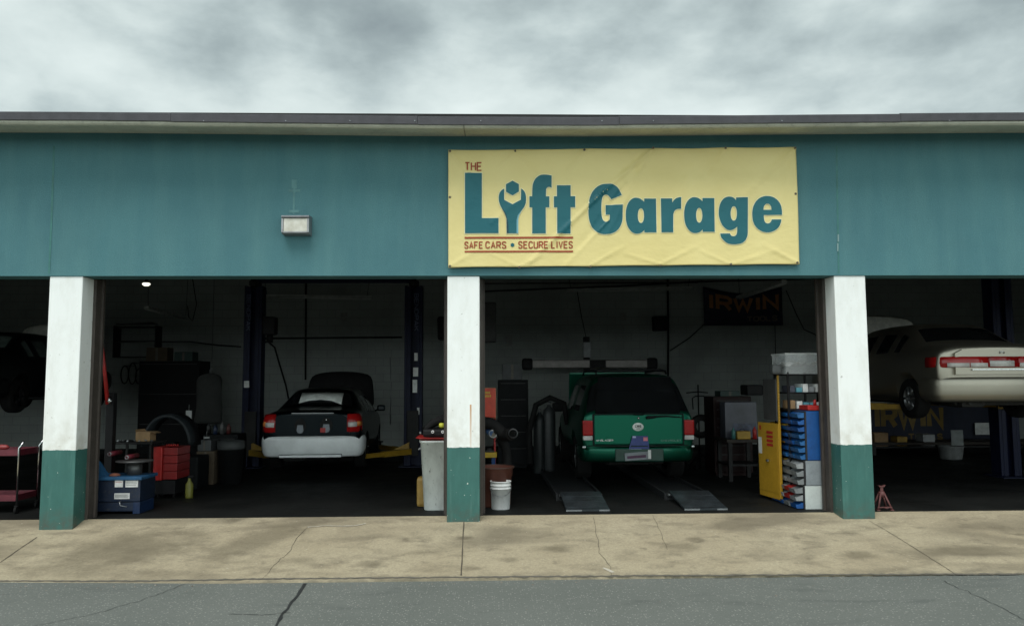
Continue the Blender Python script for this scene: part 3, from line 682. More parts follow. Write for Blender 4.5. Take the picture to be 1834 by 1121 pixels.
dglass = glassm('dark_glass', (.006, .007, .008)); redlens = mat('red_lens', (.36, .010, .010), .12, var=.15, bmp=0, coat=.25, spec=.3); redlens2 = mat('dark_red_lens', (.28, .006, .006), .12, bmp=0, coat=.25, spec=.3)
amber = mat('amber_lens', (.75, .25, .06), .12, bmp=0, coat=.25, spec=.3); clearlens = mat('clear_lens', (.62, .6, .58), .12, bmp=0, coat=.25, spec=.3); rimm = mat('alloy_rim', (.28, .29, .3), .35, .8)
gap = mat('panel_gap', (.003, .003, .003), .8)
def plate_box(mb, x0, x1, y0, y1, z0, z1, bev=.01): return mb.box(x0, x1, y0, y1, z0, z1, bev=bev)
# ---------------- green utility wagon
GREEN = carpaint('green_metallic', (.004, .088, .052), .25, .40, .10, .25, .25, .88)
V = thing('utility_vehicle', 'dark green four wheel drive wagon with white oval sticker on its tailgate, standing on ramps', 'suv')
S2 = [(0.03, .44, .98, 1.07, .70, .80, .74), (.07, .38, 1.02, 1.10, .76, .845, .77), (.16, .36, 1.03, 1.24, .78, .86, .74), (.33, .36, 1.03, 1.60, .79, .865, .655), (.42, .36, 1.03, 1.635, .79, .865, .66), (.50, .36, 1.03, 1.645, .79, .865, .66),
      (1.40, .36, 1.02, 1.66, .80, .87, .67), (1.50, .36, 1.02, 1.66, .80, .87, .67), (2.35, .36, 1.00, 1.65, .80, .87, .66), (2.45, .36, 1.00, 1.63, .80, .87, .66), (3.05, .36, .98, 1.08, .80, .86, .72), (3.3, .36, .97, 1.03, .79, .855, .75), (4.2, .38, .88, .93, .77, .83, .72), (4.4, .45, .80, .84, .70, .76, .66)]
car_body(V, S2, [('rear_window', 1, 3, 6, 9), ('side_a', 5, 6, 5, 6), ('side_b', 7, 8, 5, 6), ('windscreen', 9, 10, 6, 9)], GREEN, dglass, [(1.0, .36), (3.75, .36)], .40)
for wy in (1.0, 3.75):
    for sg in (-1, 1): wheel(V, sg*.85, wy, .345, .345, .24, sg, rimm)
mb = MB(); plate_box(mb, -.665, .665, -.012, .06, .60, 1.045, .02); tg = mb.build('tailgate', GREEN, V, local=True)
mb = MB(); mb.grid([[(x, .03+.27*v+.012*(1-(x/.66)**2)*-1-.006, 1.062+.545*v) for x in (-.64+.08*v*1.0, -.5+.05*v, -.25, 0, .25, .5-.05*v, .64-.08*v)] for v in (0, .25, .5, .75, 1)]); gl = mb.build('liftglass', dglass, V, local=True)
mb = MB(); mb.box(-.67, .67, -.018, .05, 1.049, 1.059, bev=.003); mb.build('glass_seal', black_plastic, gl, local=True)
mb = MB(); mb.tube([(.12, -.03, 1.0), (.14, -.045, 1.005), (.26, -.04, 1.01)], [.022, .026, .014]); mb.tube([(.26, -.042, 1.012), (.45, -.04, 1.018), (.62, -.04, 1.005)], .009); mb.tube([(.2, -.045, 1.022), (.42, -.05, 1.028), (.64, -.045, 1.0)], .006); mb.build('rear_wiper', black_plastic, V, local=True)
mb = MB(); mb.tube([(-.08, -.02, 1.05), (0, -.035, 1.05), (.08, -.02, 1.05)], .010); mb.build('glass_latch', black_plastic, V, local=True)
mb = MB(); mb.cyl((.0, -.011, .995), (.0, -.022, .995), .019, 20); k_ = mb.build('lock', black_plastic, tg, local=True)
mb = MB(); mb.cyl((.0, -.0225, .995), (.0, -.026, .995), .009, 16); mb.build('keyhole', chrome, tg, local=True)
mb = MB(); mb.lathe([(.001, 0), (.078, 0), (.083, .003), (.083, .006)], (0, 0, 0), 'Y', 36)
for v in mb.bm.verts: v.co = Vector((v.co.x-.01, -.020+v.co.y, v.co.z*.74+.865))
st = mb.build('sticker', mat('oval_sticker', (.72, .75, .72), .5), tg, local=True)
mb = MB(); text('CBS', -.053, .858, .086, .034, .008, lambda u, v, k: (u, -.0212-.0004*k, v), mb); mb.box(-.04, .02, -.0216, -.0204, .835, .842); mb.build('sticker_print', black_plastic, st, local=True)
mb = MB(); text('BLAZER', -.575, .655, .185, .030, .008, lambda u, v, k: (u, -.014-.0006*k, v), mb, .3, .25)
mb.prism([(-.645, .664), (-.625, .664), (-.622, .657), (-.608, .657), (-.611, .664), (-.59, .664), (-.584, .676), (-.604, .676), (-.601, .683), (-.615, .683), (-.618, .676), (-.638, .676)], -.017, -.013); mb.build('lettering', chrome, tg, local=True)
mb = MB(); text('CHEVROLET', .33, .648, .30, .028, .006, lambda u, v, k: (u, -.014-.0006*k, v), mb); mb.build('lettering', mat('dim_letter', (.10, .2, .16), .4), tg, local=True)
for sg in (-1, 1):
    xs_ = sorted((sg*.682, sg*.835))
    mb = MB(); mb.box(xs_[0], xs_[1], -.018, .16, .74, .965, bev=.02); tl = mb.build('tail_light', redlens, V, local=True)
    mb = MB(); mb.box(xs_[0]+.004, xs_[1]-.004, -.016, .15, .67, .738, bev=.018); mb.build('reverse_lens', clearlens, tl, local=True)
    mb = MB(); xx = sorted((sg*.667, sg*.681)); mb.box(xx[0], xx[1], -.004, .05, .6, 1.05); mb.build('panel_seam', gap, V, local=True)
mb = wrap(arc_plan(.86, .02, .05, .75), [(.335, -.05), (.36, -.01), (.45, .01), (.52, .012), (.56, .005), (.575, -.02)], .10); bpz = mb.build('rear_bumper', GREEN, V, local=True, sub=1)
mb = wrap(arc_plan(.85, .0, .05, .3), [(.574, -.06), (.578, .0), (.592, .0), (.596, -.06)], .05); mb.build('bumper_step', mat('green_step', (.003, .02, .014), .5, .2), bpz, local=True)
for sg in (-1, 1):
    mb = MB(); xx = sorted((sg*.79, sg*.84)); mb.box(xx[0], xx[1], .0, .10, .548, .585, bev=.012); mb.build('bumper_end_cap', chrome, bpz, local=True)
mb = MB(); mb.box(-.36, .36, -.052, -.02, .36, .545, bev=.03); mb.build('plate_recess', mat('dark_recess', (.008, .05, .035), .4), bpz, local=True)
mb = MB(); mb.box(-.225, .16, -.075, -.060, .385, .50, bev=.004, rot=(Vector((0, -.07, .44)), R(-4), 'Y')); pl = mb.build('number_plate', mat('plate_grey', (.20, .22, .24), .4), V, local=True)
mb = MB(); mb.box(-.19, .09, -.0785, -.0765, .415, .455, rot=(Vector((0, -.07, .44)), R(-4), 'Y')); mb.build('plate_strip', mat('plate_maroon', (.07, .02, .06), .5), pl, local=True)
mb = MB(); mb.box(.12, .165, -.082, -.078, .40, .53, bev=.004); mb.build('plate_bracket', white_paint, pl, local=True)
mb = MB(); mb.prism([(-.17, .50), (-.10, .735), (.13, .735), (.15, .505)], -.045, -.036); bl = mb.build('hanging_tag', mat('blue_tag', (.025, .045, .20), .45), V, local=True)
mb = MB(); mb.box(.06, .125, -.0485, -.0465, .66, .715); mb.build('tag_corner', mat('pink_print', (.65, .2, .25), .5), bl, local=True)
mb = MB(); mb.box(-.1, -.05, -.0485, -.0465, .705, .73); mb.box(-.16, .03, -.0485, -.0465, .525, .545); mb.build('tag_print', mat('pale_print', (.45, .5, .75), .5), bl, local=True)
for sg in (-1, 1):
    mb = MB(); mb.tube([(sg*.55, .55, 1.655), (sg*.55, .6, 1.70), (sg*.56, 1.4, 1.715), (sg*.55, 2.2, 1.70), (sg*.55, 2.25, 1.655)], .016); mb.build('roof_rail', black_plastic, V, local=True)
    mb = MB(); mb.box(*sorted((sg*.88, sg*1.08)), 2.55, 2.66, 1.0, 1.16, bev=.03); mb.tube([(sg*.84, 2.62, 1.02), (sg*.92, 2.62, 1.05)], .02); mb.build('side_mirror', black_plastic, V, local=True)
mb = MB(); mb.tube([(-.56, .7, 1.70), (-.5, .7, 1.722), (.5, .7, 1.722), (.56, .7, 1.70)], .013); mb.tube([(-.56, 1.9, 1.71), (-.5, 1.9, 1.73), (.5, 1.9, 1.73), (.56, 1.9, 1.71)], .013); mb.build('roof_crossbar', black_plastic, V, local=True)
mb = MB(); mb.box(-.72, .72, 3.2, 3.26, 1.02, 1.72, bev=.03, rot=(Vector((0, 3.2, 1.02)), R(12), 'X')); mb.build('open_bonnet', GREEN, V, local=True)
mb = MB(); mb.box(-.42, .42, .2, 4.0, .30, .42, bev=.02); mb.box(-.45, .25, .35, .75, .26, .44, bev=.06); mb.cyl((-.8, 1.0, .345), (.8, 1.0, .345), .045); mb.lathe([(.001, -.1), (.09, -.09), (.12, 0), (.09, .09), (.001, .1)], (0.05, 1.0, .345), 'X', 16); mb.build('underbody', mat('underbody', (.012, .012, .011), .7), V, local=True)
mb = MB(); mb.tube([(.5, 1.6, .33), (.52, .5, .34), (.56, .12, .36)], .03); mb.build('exhaust_pipe', mat('rusty_steel', (.07, .045, .03), .7, .5), V, local=True)
for z in (.598,):
    mb = MB(); mb.box(-.665, .665, -.006, .03, z-.008, z-.002); mb.build('panel_seam', gap, V, local=True)
mb = MB(); mb.box(-.50, .50, -.018, -.0125, .615, .628, bev=.002); mb.build('tailgate_crease', GREEN, tg, local=True)
YV = 2.50; xv = (PX(1045, YV, 800)+PX(1243, YV, 800))/2
V.location = (xv, YV, FZ+.045)
# ---------------- lift ramps
def ramp_thing(pxs, lab):
    xa = PX(pxs[0], .5, 912); xb = PX(pxs[1], .5, 912); w_ = xb-xa
    T = thing('drive_on_ramp', lab, 'ramp', ((xa+xb)/2, .5, FZ), 'drive on ramps leading to the green wagon')
    mb = MB(); mb.prism([(.50, FZ+.002), (1.35, FZ+.10), (1.36, FZ+.125), (.50, FZ+.026)], xa, xb, 'X'); mb.bevel(.003)
    for k in range(3): mb.box(xa+.01, xb-.01, .60+k*.25, .606+k*.25, FZ+.034+k*.0290, FZ+.0395+k*.0290)
    p_ = mb.build('ramp_plate', mat('ramp_steel', (.040, .050, .056), .42, .5, var=.6, scale=5), T)
    mb = MB(); mb.box(xa, xa+w_*.36, .494, .499, FZ+.004, FZ+.022); mb.box(xb-w_*.24, xb, .494, .499, FZ+.004, FZ+.022); mb.build('worn_edge', steel, p_)
    mb = MB(); mb.box(xa-.02, xb+.0, 1.40, 7.6, FZ+.0, FZ+.045); mb.box(xa-.05, xa-.022, 1.40, 7.6, FZ, FZ+.09); mb.box(xb+.002, xb+.03, 1.4, 7.6, FZ, FZ+.09); mb.build('runway', mat('runway_steel', (.018, .02, .022), .6, .3), T)
    mb = MB(); mb.cyl((xa-.01, 1.38, FZ+.07), (xb+.03, 1.38, FZ+.07), .022, 12); mb.build('hinge_pin', steel, T)
    return T
ramp_thing((1014, 1092), 'left hand dark steel ramp plate in front of the green wagon'); ramp_thing((1226, 1303), 'right hand dark steel ramp plate, nearer the workbench')
# ---------------- black saloon with grey bumper
BLACK = carpaint('black_paint', (.002, .005, .007), .05, .3, .06, .32, .1); 
def sedan_sections(L_=4.2, hw=.83, H=1.39):
    k = H/1.39
    return [(.02, .42, .90*k, .96*k, hw*.84, hw*.93, hw*.80), (.06, .33, .92*k, 1.01*k, hw*.9, hw*.975, hw*.84), (.28, .26, .93*k, 1.035*k, hw*.93, hw, hw*.86), (.62, .24, .93*k, 1.045*k, hw*.93, hw, hw*.84), (.70, .24, .93*k, 1.05*k, hw*.93, hw, hw*.83), (1.20, .22, .93*k, 1.345*k, hw*.93, hw, hw*.68), (1.30, .22, .93*k, 1.365*k, hw*.93, hw, hw*.68),
            (1.42, .22, .93*k, 1.375*k, hw*.93, hw, hw*.68), (1.95, .22, .92*k, H, hw*.93, hw, hw*.68), (2.03, .22, .92*k, H, hw*.93, hw, hw*.68), (2.62, .22, .91*k, 1.37*k, hw*.93, hw, hw*.67), (2.70, .22, .90*k, 1.35*k, hw*.93, hw, hw*.68), (3.25, .22, .88*k, .97*k, hw*.93, hw, hw*.80), (3.4, .24, .86*k, .92*k, hw*.93, hw, hw*.82), (L_-.2, .26, .72*k, .78*k, hw*.88, hw*.95, hw*.78), (L_, .34, .62*k, .66*k, hw*.75, hw*.82, hw*.66)]
def make_sedan(root, paint, glass, hw=.83, H=1.39, L_=4.2, bumper=None, hood_up=True, rw=.345, hm=None, rim=None):
    k = H/1.39
    car_body(root, sedan_sections(L_, hw, H), [('rear_window', 4, 5, 7, 9), ('side_c', 5, 6, 5, 6), ('side_a', 7, 8, 5, 6), ('side_b', 9, 10, 5, 6), ('windscreen', 11, 12, 7, 9)], paint, glass, [(.85, .30), (L_-.85, .30)], rw)
    for wy in (.85, L_-.85):
        for sg in (-1, 1): wheel(root, sg*(hw-.02), wy, .295, .295, .19, sg, rim or rimm)
    mb = wrap(arc_plan(hw+.01, .0, .06, .55), [(.255, -.06), (.275, -.02), (.34, .0), (.345, .012), (.50, .02), (.57, .015), (.60, -.005), (.605, -.05)], .07)
    bb = mb.build('rear_bumper', bumper or paint, root, local=True, sub=1)
    if hood_up:
        mb = MB(); rows = []
        for v in (0, .3, .7, 1):
            rows.append([(x*(1-.10*v*v), 3.35+.25*v+.05*math.cos(x*1.9)-.05, .92*k+.80*v-(abs(x)**3)*.25*v) for x in (-hw*.86, -hw*.6, -hw*.3, 0, hw*.3, hw*.6, hw*.86)])
        mb.grid(rows); mb.build('open_bonnet', hm or paint, root, local=True, thick=.03, sub=1)
    for sg in (-1, 1):
        mb = MB(); mb.box(*sorted((sg*(hw+.01), sg*(hw+.17))), 2.52, 2.60, .92*k, 1.04*k, bev=.03); mb.tube([(sg*(hw-.04), 2.6, .92*k), (sg*(hw+.04), 2.58, .96*k)], .018); mb.build('side_mirror', paint, root, local=True)
    mb = MB(); mb.box(-hw*.6, hw*.6, .25, L_-.4, .20, .30, bev=.04); mb.tube([(-.3, 2.6, .24), (-.32, .6, .2), (-.4, .1, .24)], .025); mb.box(-.5, -.15, .15, .55, .18, .3, bev=.05); mb.build('underbody', mat('underbody', (.012, .012, .011), .7), root, local=True)
    return bb
A1 = thing('saloon_car', 'small black saloon with unpainted pale grey rear bumper raised low on the two post lift', 'car')
gbump = mat('grey_primer', (.80, .83, .84), .36, var=.12, scale=4, coat=.2)
bb = make_sedan(A1, BLACK, dglass, bumper=gbump, hm=black_plastic)
mb = MB(); mb.box(-.50, .50, -.082, -.03, .262, .302, bev=.008); mb.build('bumper_valance', gbump, bb, local=True)
mb = MB(); mb.box(-.51, .51, -.0665, -.03, .3035, .311); mb.build('valance_gap', gap, bb, local=True)
mb = MB(); mb.prism([(-.62, .63), (-.60, .90), (-.5, .955), (.5, .955), (.60, .90), (.62, .63)], -.015, .07); mb.bevel(.012); tr = mb.build('boot_lid', BLACK, A1, local=True)
mb = MB(); mb.box(-.33, .36, .0, .04, .972, .988, bev=.004); mb.build('boot_edge_strip', mat('pale_strip', (.42, .44, .45), .4), A1, local=True)
for sg in (-1, 1):
    mb = wrap([(sg*x, y) for x, y in ((.585, -.012), (.68, -.004), (.755, .035), (.80, .11), (.81, .22))][::sg], [(.665, 0), (.69, .014), (.80, .016), (.90, .004), (.965, -.03)], .05)
    tl = mb.build('tail_light', redlens, A1, local=True)
    mb = wrap([(sg*x, y) for x, y in ((.60, -.014), (.68, -.006), (.74, .024))][::sg], [(.752, .013), (.76, .021), (.815, .021), (.83, .013)], .03); mb.build('reverse_lens', clearlens, tl, local=True)
    mb = wrap([(sg*x, y) for x, y in ((.742, .025), (.77, .05), (.802, .12))][::sg], [(.765, .013), (.77, .021), (.825, .021), (.845, .010)], .03); mb.build('indicator_lens', amber, tl, local=True)
for (xa, xb, zs) in ((-.255, -.105, (.648, .845)), (.165, .325, (.66, .85))):  # grey patches with dark surrounds added on the lid, painted as its reflections
    mb = MB(); c_ = (xa+xb)/2; w_ = (xb-xa)/2
    mb.prism([(c_+w_*1.25*math.sin(t)*(1 if math.cos(t) < 0 else 1.05), (zs[0]+zs[1])/2+.035+.115*(-math.cos(t)) ) for t in [2*math.pi*i/20 for i in range(20)]], -.020, -.014); rc = mb.build('reflection_surround', gap, tr, local=True)
    mb = MB(); pts = [(c_-w_*.6, zs[0]+.14), (c_-w_*.75, zs[0]+.05), (c_-w_*.5, zs[0]+.012), (c_, zs[0]), (c_+w_*.5, zs[0]+.012), (c_+w_*.75, zs[0]+.05), (c_+w_*.6, zs[0]+.14)]
    mb.prism(pts, -.026, -.0215); mb.build('reflection_patch', mat('reflection_grey', (.20, .22, .25), .4), rc, local=True)
mb = MB(); mb.box(.15, .235, -.028, -.0265, .665, .74, bev=.003); mb.build('red_sticker', red_paint, tr, local=True)
mb = MB(); mb.cyl((.245, -.015, .872), (.245, -.024, .872), .010, 12); mb.build('boot_lock', chrome, tr, local=True)
# pale sheet added on the rear glass, standing in for its bright reflection
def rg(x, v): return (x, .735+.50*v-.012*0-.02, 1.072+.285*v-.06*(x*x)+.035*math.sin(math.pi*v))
mb = MB(); mb.grid([[rg(x, v0+(v1-v0)*v) for x, v0, v1 in ((-.36, .16, .78), (-.2, .26, .82), (0, .30, .84), (.2, .25, .80), (.38, .10, .72))] for v in (0, .5, 1)]); pb = mb.build('glass_reflection', mat('reflection_white', (.72, .75, .72), .6), A1, local=True, thick=.003)
YA = 4.0; xa = (PX(474, YA, 800)+PX(640, YA, 800))/2
A1.location = (xa, YA, FZ+.10); A1.rotation_euler = (0, 0, R(2.6))
# ---------------- gold saloon raised high, right bay
GOLD = carpaint('champagne_paint', (.34, .315, .26), .3, .42, .3, .25, .3, .92)
G1 = thing('saloon_car', 'champagne saloon raised high on a lift beyond the right hand pillar', 'car')
bb = make_sedan(G1, GOLD, dglass, hw=.90, H=1.44, L_=4.75, rw=.36, hm=mat('bonnet_pale', (.78, .77, .70), .4))
mb = MB(); mb.prism([(-.66, .64), (-.66, .93), (-.55, .985), (.55, .985), (.66, .93), (.66, .64)], -.02, .07); mb.bevel(.012); tr = mb.build('boot_lid', GOLD, G1, local=True)
for sg in (-1, 1):
    mb = wrap([(sg*x, y) for x, y in ((.215, -.034), (.40, -.028), (.66, -.016), (.80, .03), (.87, .12), (.90, .30))][::sg], [(.735, 0), (.745, .014), (.80, .018), (.87, .010), (.885, 0)], .05)
    tl = mb.build('tail_light', redlens, G1, local=True)
    for pl_ in (((.225, -.034), (.34, -.031), (.46, -.026)), ((.475, -.025), (.66, -.016), (.76, .014))):
        mb = wrap([(sg*x, y) for x, y in pl_][::sg], [(.738, .010), (.745, .021), (.79, .023), (.80, .016)], .03); mb.build('reverse_lens', clearlens, tl, local=True)
mb = wrap([(-.205, -.034), (0, -.040), (.205, -.034)], [(.735, 0), (.745, .010), (.80, .012), (.87, .008), (.885, 0)], .04); t2 = mb.build('boot_light', redlens2, tr, local=True)
mb = wrap([(-.19, -.034), (0, -.040), (.15, -.035)], [(.745, .008), (.752, .016), (.82, .016), (.83, .01)], .03); mb.build('boot_lens', clearlens, t2, local=True)
mb = MB(); mb.box(-.44, .44, -.045, -.022, .695, .715, bev=.006); mb.build('boot_trim', chrome, tr, local=True)
mb = MB(); mb.tube([(-.035, -.026, .93), (-.03, -.026, .955), (.03, -.026, .955), (.035, -.026, .93)], .005); mb.tube([(-.025, -.026, .925), (-.02, -.026, .94), (.02, -.026, .94), (.025, -.026, .925)], .005); mb.build('emblem', chrome, tr, local=True)
YG = 1.45; G1.location = (PX(1786, YG, 650)+.06, YG, FZ+1.02)
# ---------------- dark saloon, left bay
D1 = thing('saloon_car', 'dark saloon raised on a lift at the left edge, behind the maroon trolley', 'car')
make_sedan(D1, carpaint('charcoal_paint', (.022, .028, .028), .2, .45, .3, .3, .2), glassm('greenish_glass', (.10, .13, .12), .08), hw=.88, H=1.46, L_=4.6, rw=.37, rim=black_plastic, hm=mat('bonnet_pale', (.78, .77, .70), .4))
D1.location = (PX(20, 4.6, 690)-.88, 4.05, FZ+1.08)
# ================================================================= LIFTS
def two_post(cx, half, Y, h, name_label, armz, arms=True, grp='two post car lifts', reach=.75):
    T = thing('two_post_lift', name_label, 'car lift', (cx, Y, FZ), grp)
    for s_ in (-1, 1):
        x = cx+s_*half
        mb = MB(); mb.box(x-.17, x+.17, Y+.10, Y+.24, FZ+.02, h, bev=.01); mb.box(x-.17, x-.12, Y-.03, Y+.098, FZ+.02, h, bev=.005); mb.box(x+.12, x+.17, Y-.03, Y+.098, FZ+.02, h, bev=.005)
        mb.box(x-.118, x-.05, Y-.03, Y+.0, FZ+.02, h-.02); mb.box(x+.05, x+.118, Y-.03, Y+.0, FZ+.02, h-.02)
        p_ = mb.build('post', navy, T)
        mb = MB(); mb.box(x-.25, x+.25, Y-.2, Y+.35, FZ, FZ+.018); mb.build('base_plate', navy, T)
        mb = MB(); mb.cyl((x-.05, Y-.005, h+.05), (x+.05, Y-.005, h+.05), .09, 16); mb.box(x-.09, x+.09, Y-.03, Y+.2, h, h+.10, bev=.01); mb.build('cable_pulley', dark_metal, T)
        z = armz
        mb = MB(); mb.box(x-.11, x+.11, Y-.06, Y-.032, z-.1, z+.75, bev=.008); mb.build('carriage', dark_metal, T)
        if arms:
            for dy in (-1, 1):
                mb = MB(); a = Vector((x-s_*.05, Y-.10+dy*.02, z)); e = Vector((x-s_*reach, Y+dy*1.0, z)); d = (e-a)
                nn = Vector((-d.y, d.x, 0)).normalized()*.05
                for q, r_ in ((0, .62), (.55, 1)):
                    p0 = a+d*q; p1 = a+d*r_; w_ = nn*(1 if q == 0 else .75); hh = .05 if q == 0 else .038
                    vs = [p0-w_, p1-w_, p1+w_, p0+w_]
                    mb.prism([(v.x, v.y) for v in vs], z-hh-.012, z+hh-.012, 'Z')
                mb.prism([(x-s_*.06, z+.03), (x-s_*.06, z+.16), (x-s_*.35, z+.03)], Y-.12+dy*.045, Y-.10+dy*.045)
                ar = mb.build('swing_arm', yellow_paint, T)
                mb = MB(); mb.cyl((e.x, e.y, z-.02), (e.x, e.y, z+.08), .025); mb.cyl((e.x, e.y, z+.08), (e.x, e.y, z+.105), .06, 18); mb.build('lift_pad', black_rubber, ar)
    mb = MB(); mb.box(cx-half, cx+half, Y+.02, Y+.09, h+.06, h+.13, bev=.006); mb.build('cross_beam', navy, T)
    return T
YL = 5.9; xl, xr = PX(451, YL, 700), PX(740, YL, 700); hL = PZ(512, YL, 600)
LT = two_post((xl+xr)/2, (xr-xl)/2, YL, hL, 'two tall navy posts with yellow arms either side of the black saloon', FZ+.30)
def vtext(s_, px, py0, py1, Y, T, m, hgt):
    x, zt_ = P(px, py0, Y); _, zb_ = P(px, py1, Y); mb = MB()
    text(s_, 0, 0, zt_-zb_, hgt, .016, lambda u, v, k: (x-hgt/2+v, Y-.002-.0005*k, zt_-u), mb, .35); return mb.build('post_lettering', m, T)
pl_m = mat('post_letter', (.05, .065, .12), .5)
vtext('BENDPAK', 446, 528, 592, YL-.032, LT, pl_m, .085); vtext('BENDPAK', 746, 526, 592, YL-.032, LT, pl_m, .085)
for a in ((437, 682, 446, 694), (740, 658, 749, 674), (739, 680, 747, 703), (742, 632, 748, 646), (747, 730, 751, 742)):
    xa_, za_ = P(a[0], a[1], YL-.04); xb_, zb_ = P(a[2], a[3], YL-.04); mb = MB(); mb.box(xa_, xb_, YL-.042, YL-.034, zb_, za_, bev=.002); mb.build('label', paper, LT)
mb = MB(); mb.box(xl+.18, xl+.42, YL-.05, YL+.2, PZ(598, YL), PZ(566, YL), bev=.03); mb.cyl((xl+.3, YL+.06, PZ(612, YL)), (xl+.3, YL+.06, PZ(599, YL)), .06); mb.build('power_unit', black_plastic, LT)
two_post(G1.location.x, 1.42, YG+2.1, 3.6, 'navy lift posts carrying the raised champagne saloon', FZ+1.19)
two_post(D1.location.x, 1.42, 6.1, 3.6, 'dark lift posts carrying the raised charcoal saloon', FZ+1.22, arms=False)
# ================================================================= BACK WALL FITTINGS
def flat_thing(name, label, cat, px0, py0, px1, py1, Y, dep, m, bev=.01, group=None):
    x0_, z1_ = P(px0, py0, Y); x1_, z0_ = P(px1, py1, Y); mb = MB(); mb.box(x0_, x1_, Y, Y+dep, z0_, z1_, bev=bev); o_ = mb.build(name, m); tag(o_, label, cat, group); return o_, (x0_, x1_, z0_, z1_)
YW = 10.50
def cloth_banner(label, cx0, cy0, cx1, cy1, Y, words, sag):
    x0_, z1_ = P(cx0, cy0, Y); x1_, z0_ = P(cx1, cy1, Y)
    T = thing('trade_banner', label, 'banner', ((x0_+x1_)/2, Y, z0_), None)
    f = lambda u, v, k=0: (u, Y-.03-.03*math.sin((u-x0_)*5)-k, v - sag*math.sin(math.pi*min(1, max(0, (u-x0_)/(x1_-x0_))))*((v-z0_)/(z1_-z0_)))
    mb = MB(); mb.grid([[f(x0_+(x1_-x0_)*i/30, z0_+(z1_-z0_)*j/8) for i in range(31)] for j in range(9)]); mb.build('cloth', mat('navy_cloth', (.012, .016, .035), .7), T, thick=.004)
    for s_, u0, u1, v0, v1, sw, m in words:
        mb = MB(); a = x0_+(x1_-x0_)*u0; b_ = x0_+(x1_-x0_)*u1; c = z0_+(z1_-z0_)*v0; d = z0_+(z1_-z0_)*v1
        text(s_, a, c, b_-a, d-c, sw, lambda u, v, k: f(u, v, .008+.001*k), mb, .35); mb.build('lettering', m, T)
    return T
orange = mat('orange_print', (.42, .17, .04), .6); yprint = mat('dull_yellow_print', (.16, .10, .012), .6)
cloth_banner('small navy banner with dull orange lettering hanging high on the back wall', 1259, 514, 1402, 583, YW-.03, [('IRWIN', .07, .93, .42, .88, .10, orange), ('TOOLS', .55, .92, .12, .28, .035, mat('dim_print', (.16, .12, .09), .6))], .16)
cloth_banner('long black banner with big yellow lettering under the raised champagne saloon', 1540, 722, 1790, 792, YW-1.6, [('IRWIN', .10, .58, .36, .95, .12, yprint), ('TOOLS', .34, .58, .08, .24, .035, yprint)], .0)
# tube lights
def tube_light(label, a, b_, Y0, Y1, w=.12):
    p0 = P(*a, Y0); p1 = P(*b_, Y1); A = Vector((p0[0], Y0, p0[1])); Bq = Vector((p1[0], Y1, p1[1]))
    T = thing('tube_light', label, 'ceiling light', (A+Bq)/2, 'unlit strip lights')
    mb = MB(); d = (Bq-A).normalized(); sd = d.cross(Vector((0, 0, 1))).normalized()
    q = [(-w/2, .0), (-w/2+.02, .05), (w/2-.02, .05), (w/2, 0)]
    mb.grid([[A+sd*x+Vector((0, 0, z)) for x, z in q], [Bq+sd*x+Vector((0, 0, z)) for x, z in q]], close=True, smooth=False); bmesh.ops.holes_fill(mb.bm, edges=mb.bm.edges)
    mb.build('fixture', mat('fixture_white', (.5, .52, .5), .5), T)
    for s_ in (-1, 1):
        mb = MB(); mb.cyl(A+sd*s_*.03+Vector((0, 0, -.02)), Bq+sd*s_*.03+Vector((0, 0, -.02)), .013, 8); mb.build('tube', mat('tube_glass', (.6, .62, .6), .25), T)
    for e in (A, Bq):
        mb = MB(); mb.cyl(e+d*(.1 if e is A else -.1)+Vector((0, 0, .05)), (e.x, e.y, 4.28), .006, 6); mb.build('hanger', dark_metal, T)
tube_light('pale strip light hanging in front of the small navy banner', (1322, 534), (1405, 506), 7.6, 5.2)
tube_light('strip light low at the back of the left middle bay', (262, 552), (335, 571), 7.0, 9.6)
tube_light('long thin strip light above the green wagon', (1015, 521), (1240, 517), 9.3, 9.3)
tube_light('long thin strip light above the black saloon', (470, 531), (665, 534), 9.3, 9.3)
T = thing('lit_lamp', 'small lit lamp glowing just under the lintel in the left middle bay', 'lamp', (*[P(262, 509, 3.4)[0]], 3.4, P(262, 509, 3.4)[1]))
x, z = P(262, 509, 3.4)
mb = MB(); mb.lathe([(.001, -.03), (.03, -.028), (.05, -.01), (.055, .01), (.04, .02)], (x, 3.4, z), 'Z', 16)
for v in mb.bm.verts: v.co.x = x+(v.co.x-x)*1.15
mb.build('bulb', mat('lit_bulb', (.9, .9, .8), .4, emit=(1, .97, .8, .9)), T)
mb = MB(); mb.lathe([(.062, .018), (.06, .03), (.02, .06), (.02, .09), (.001, .09)], (x, 3.4, z), 'Z', 16); mb.build('holder', black_plastic, T); mb = MB(); mb.cyl((x, 3.4, z+.09), (x, 3.4, z+.11), .01); mb.tube([(x, 3.4, z+.1), (x+.02, 3.42, 4.0), (x, 3.4, 4.27)], .006); mb.build('flex', black_plastic, T)
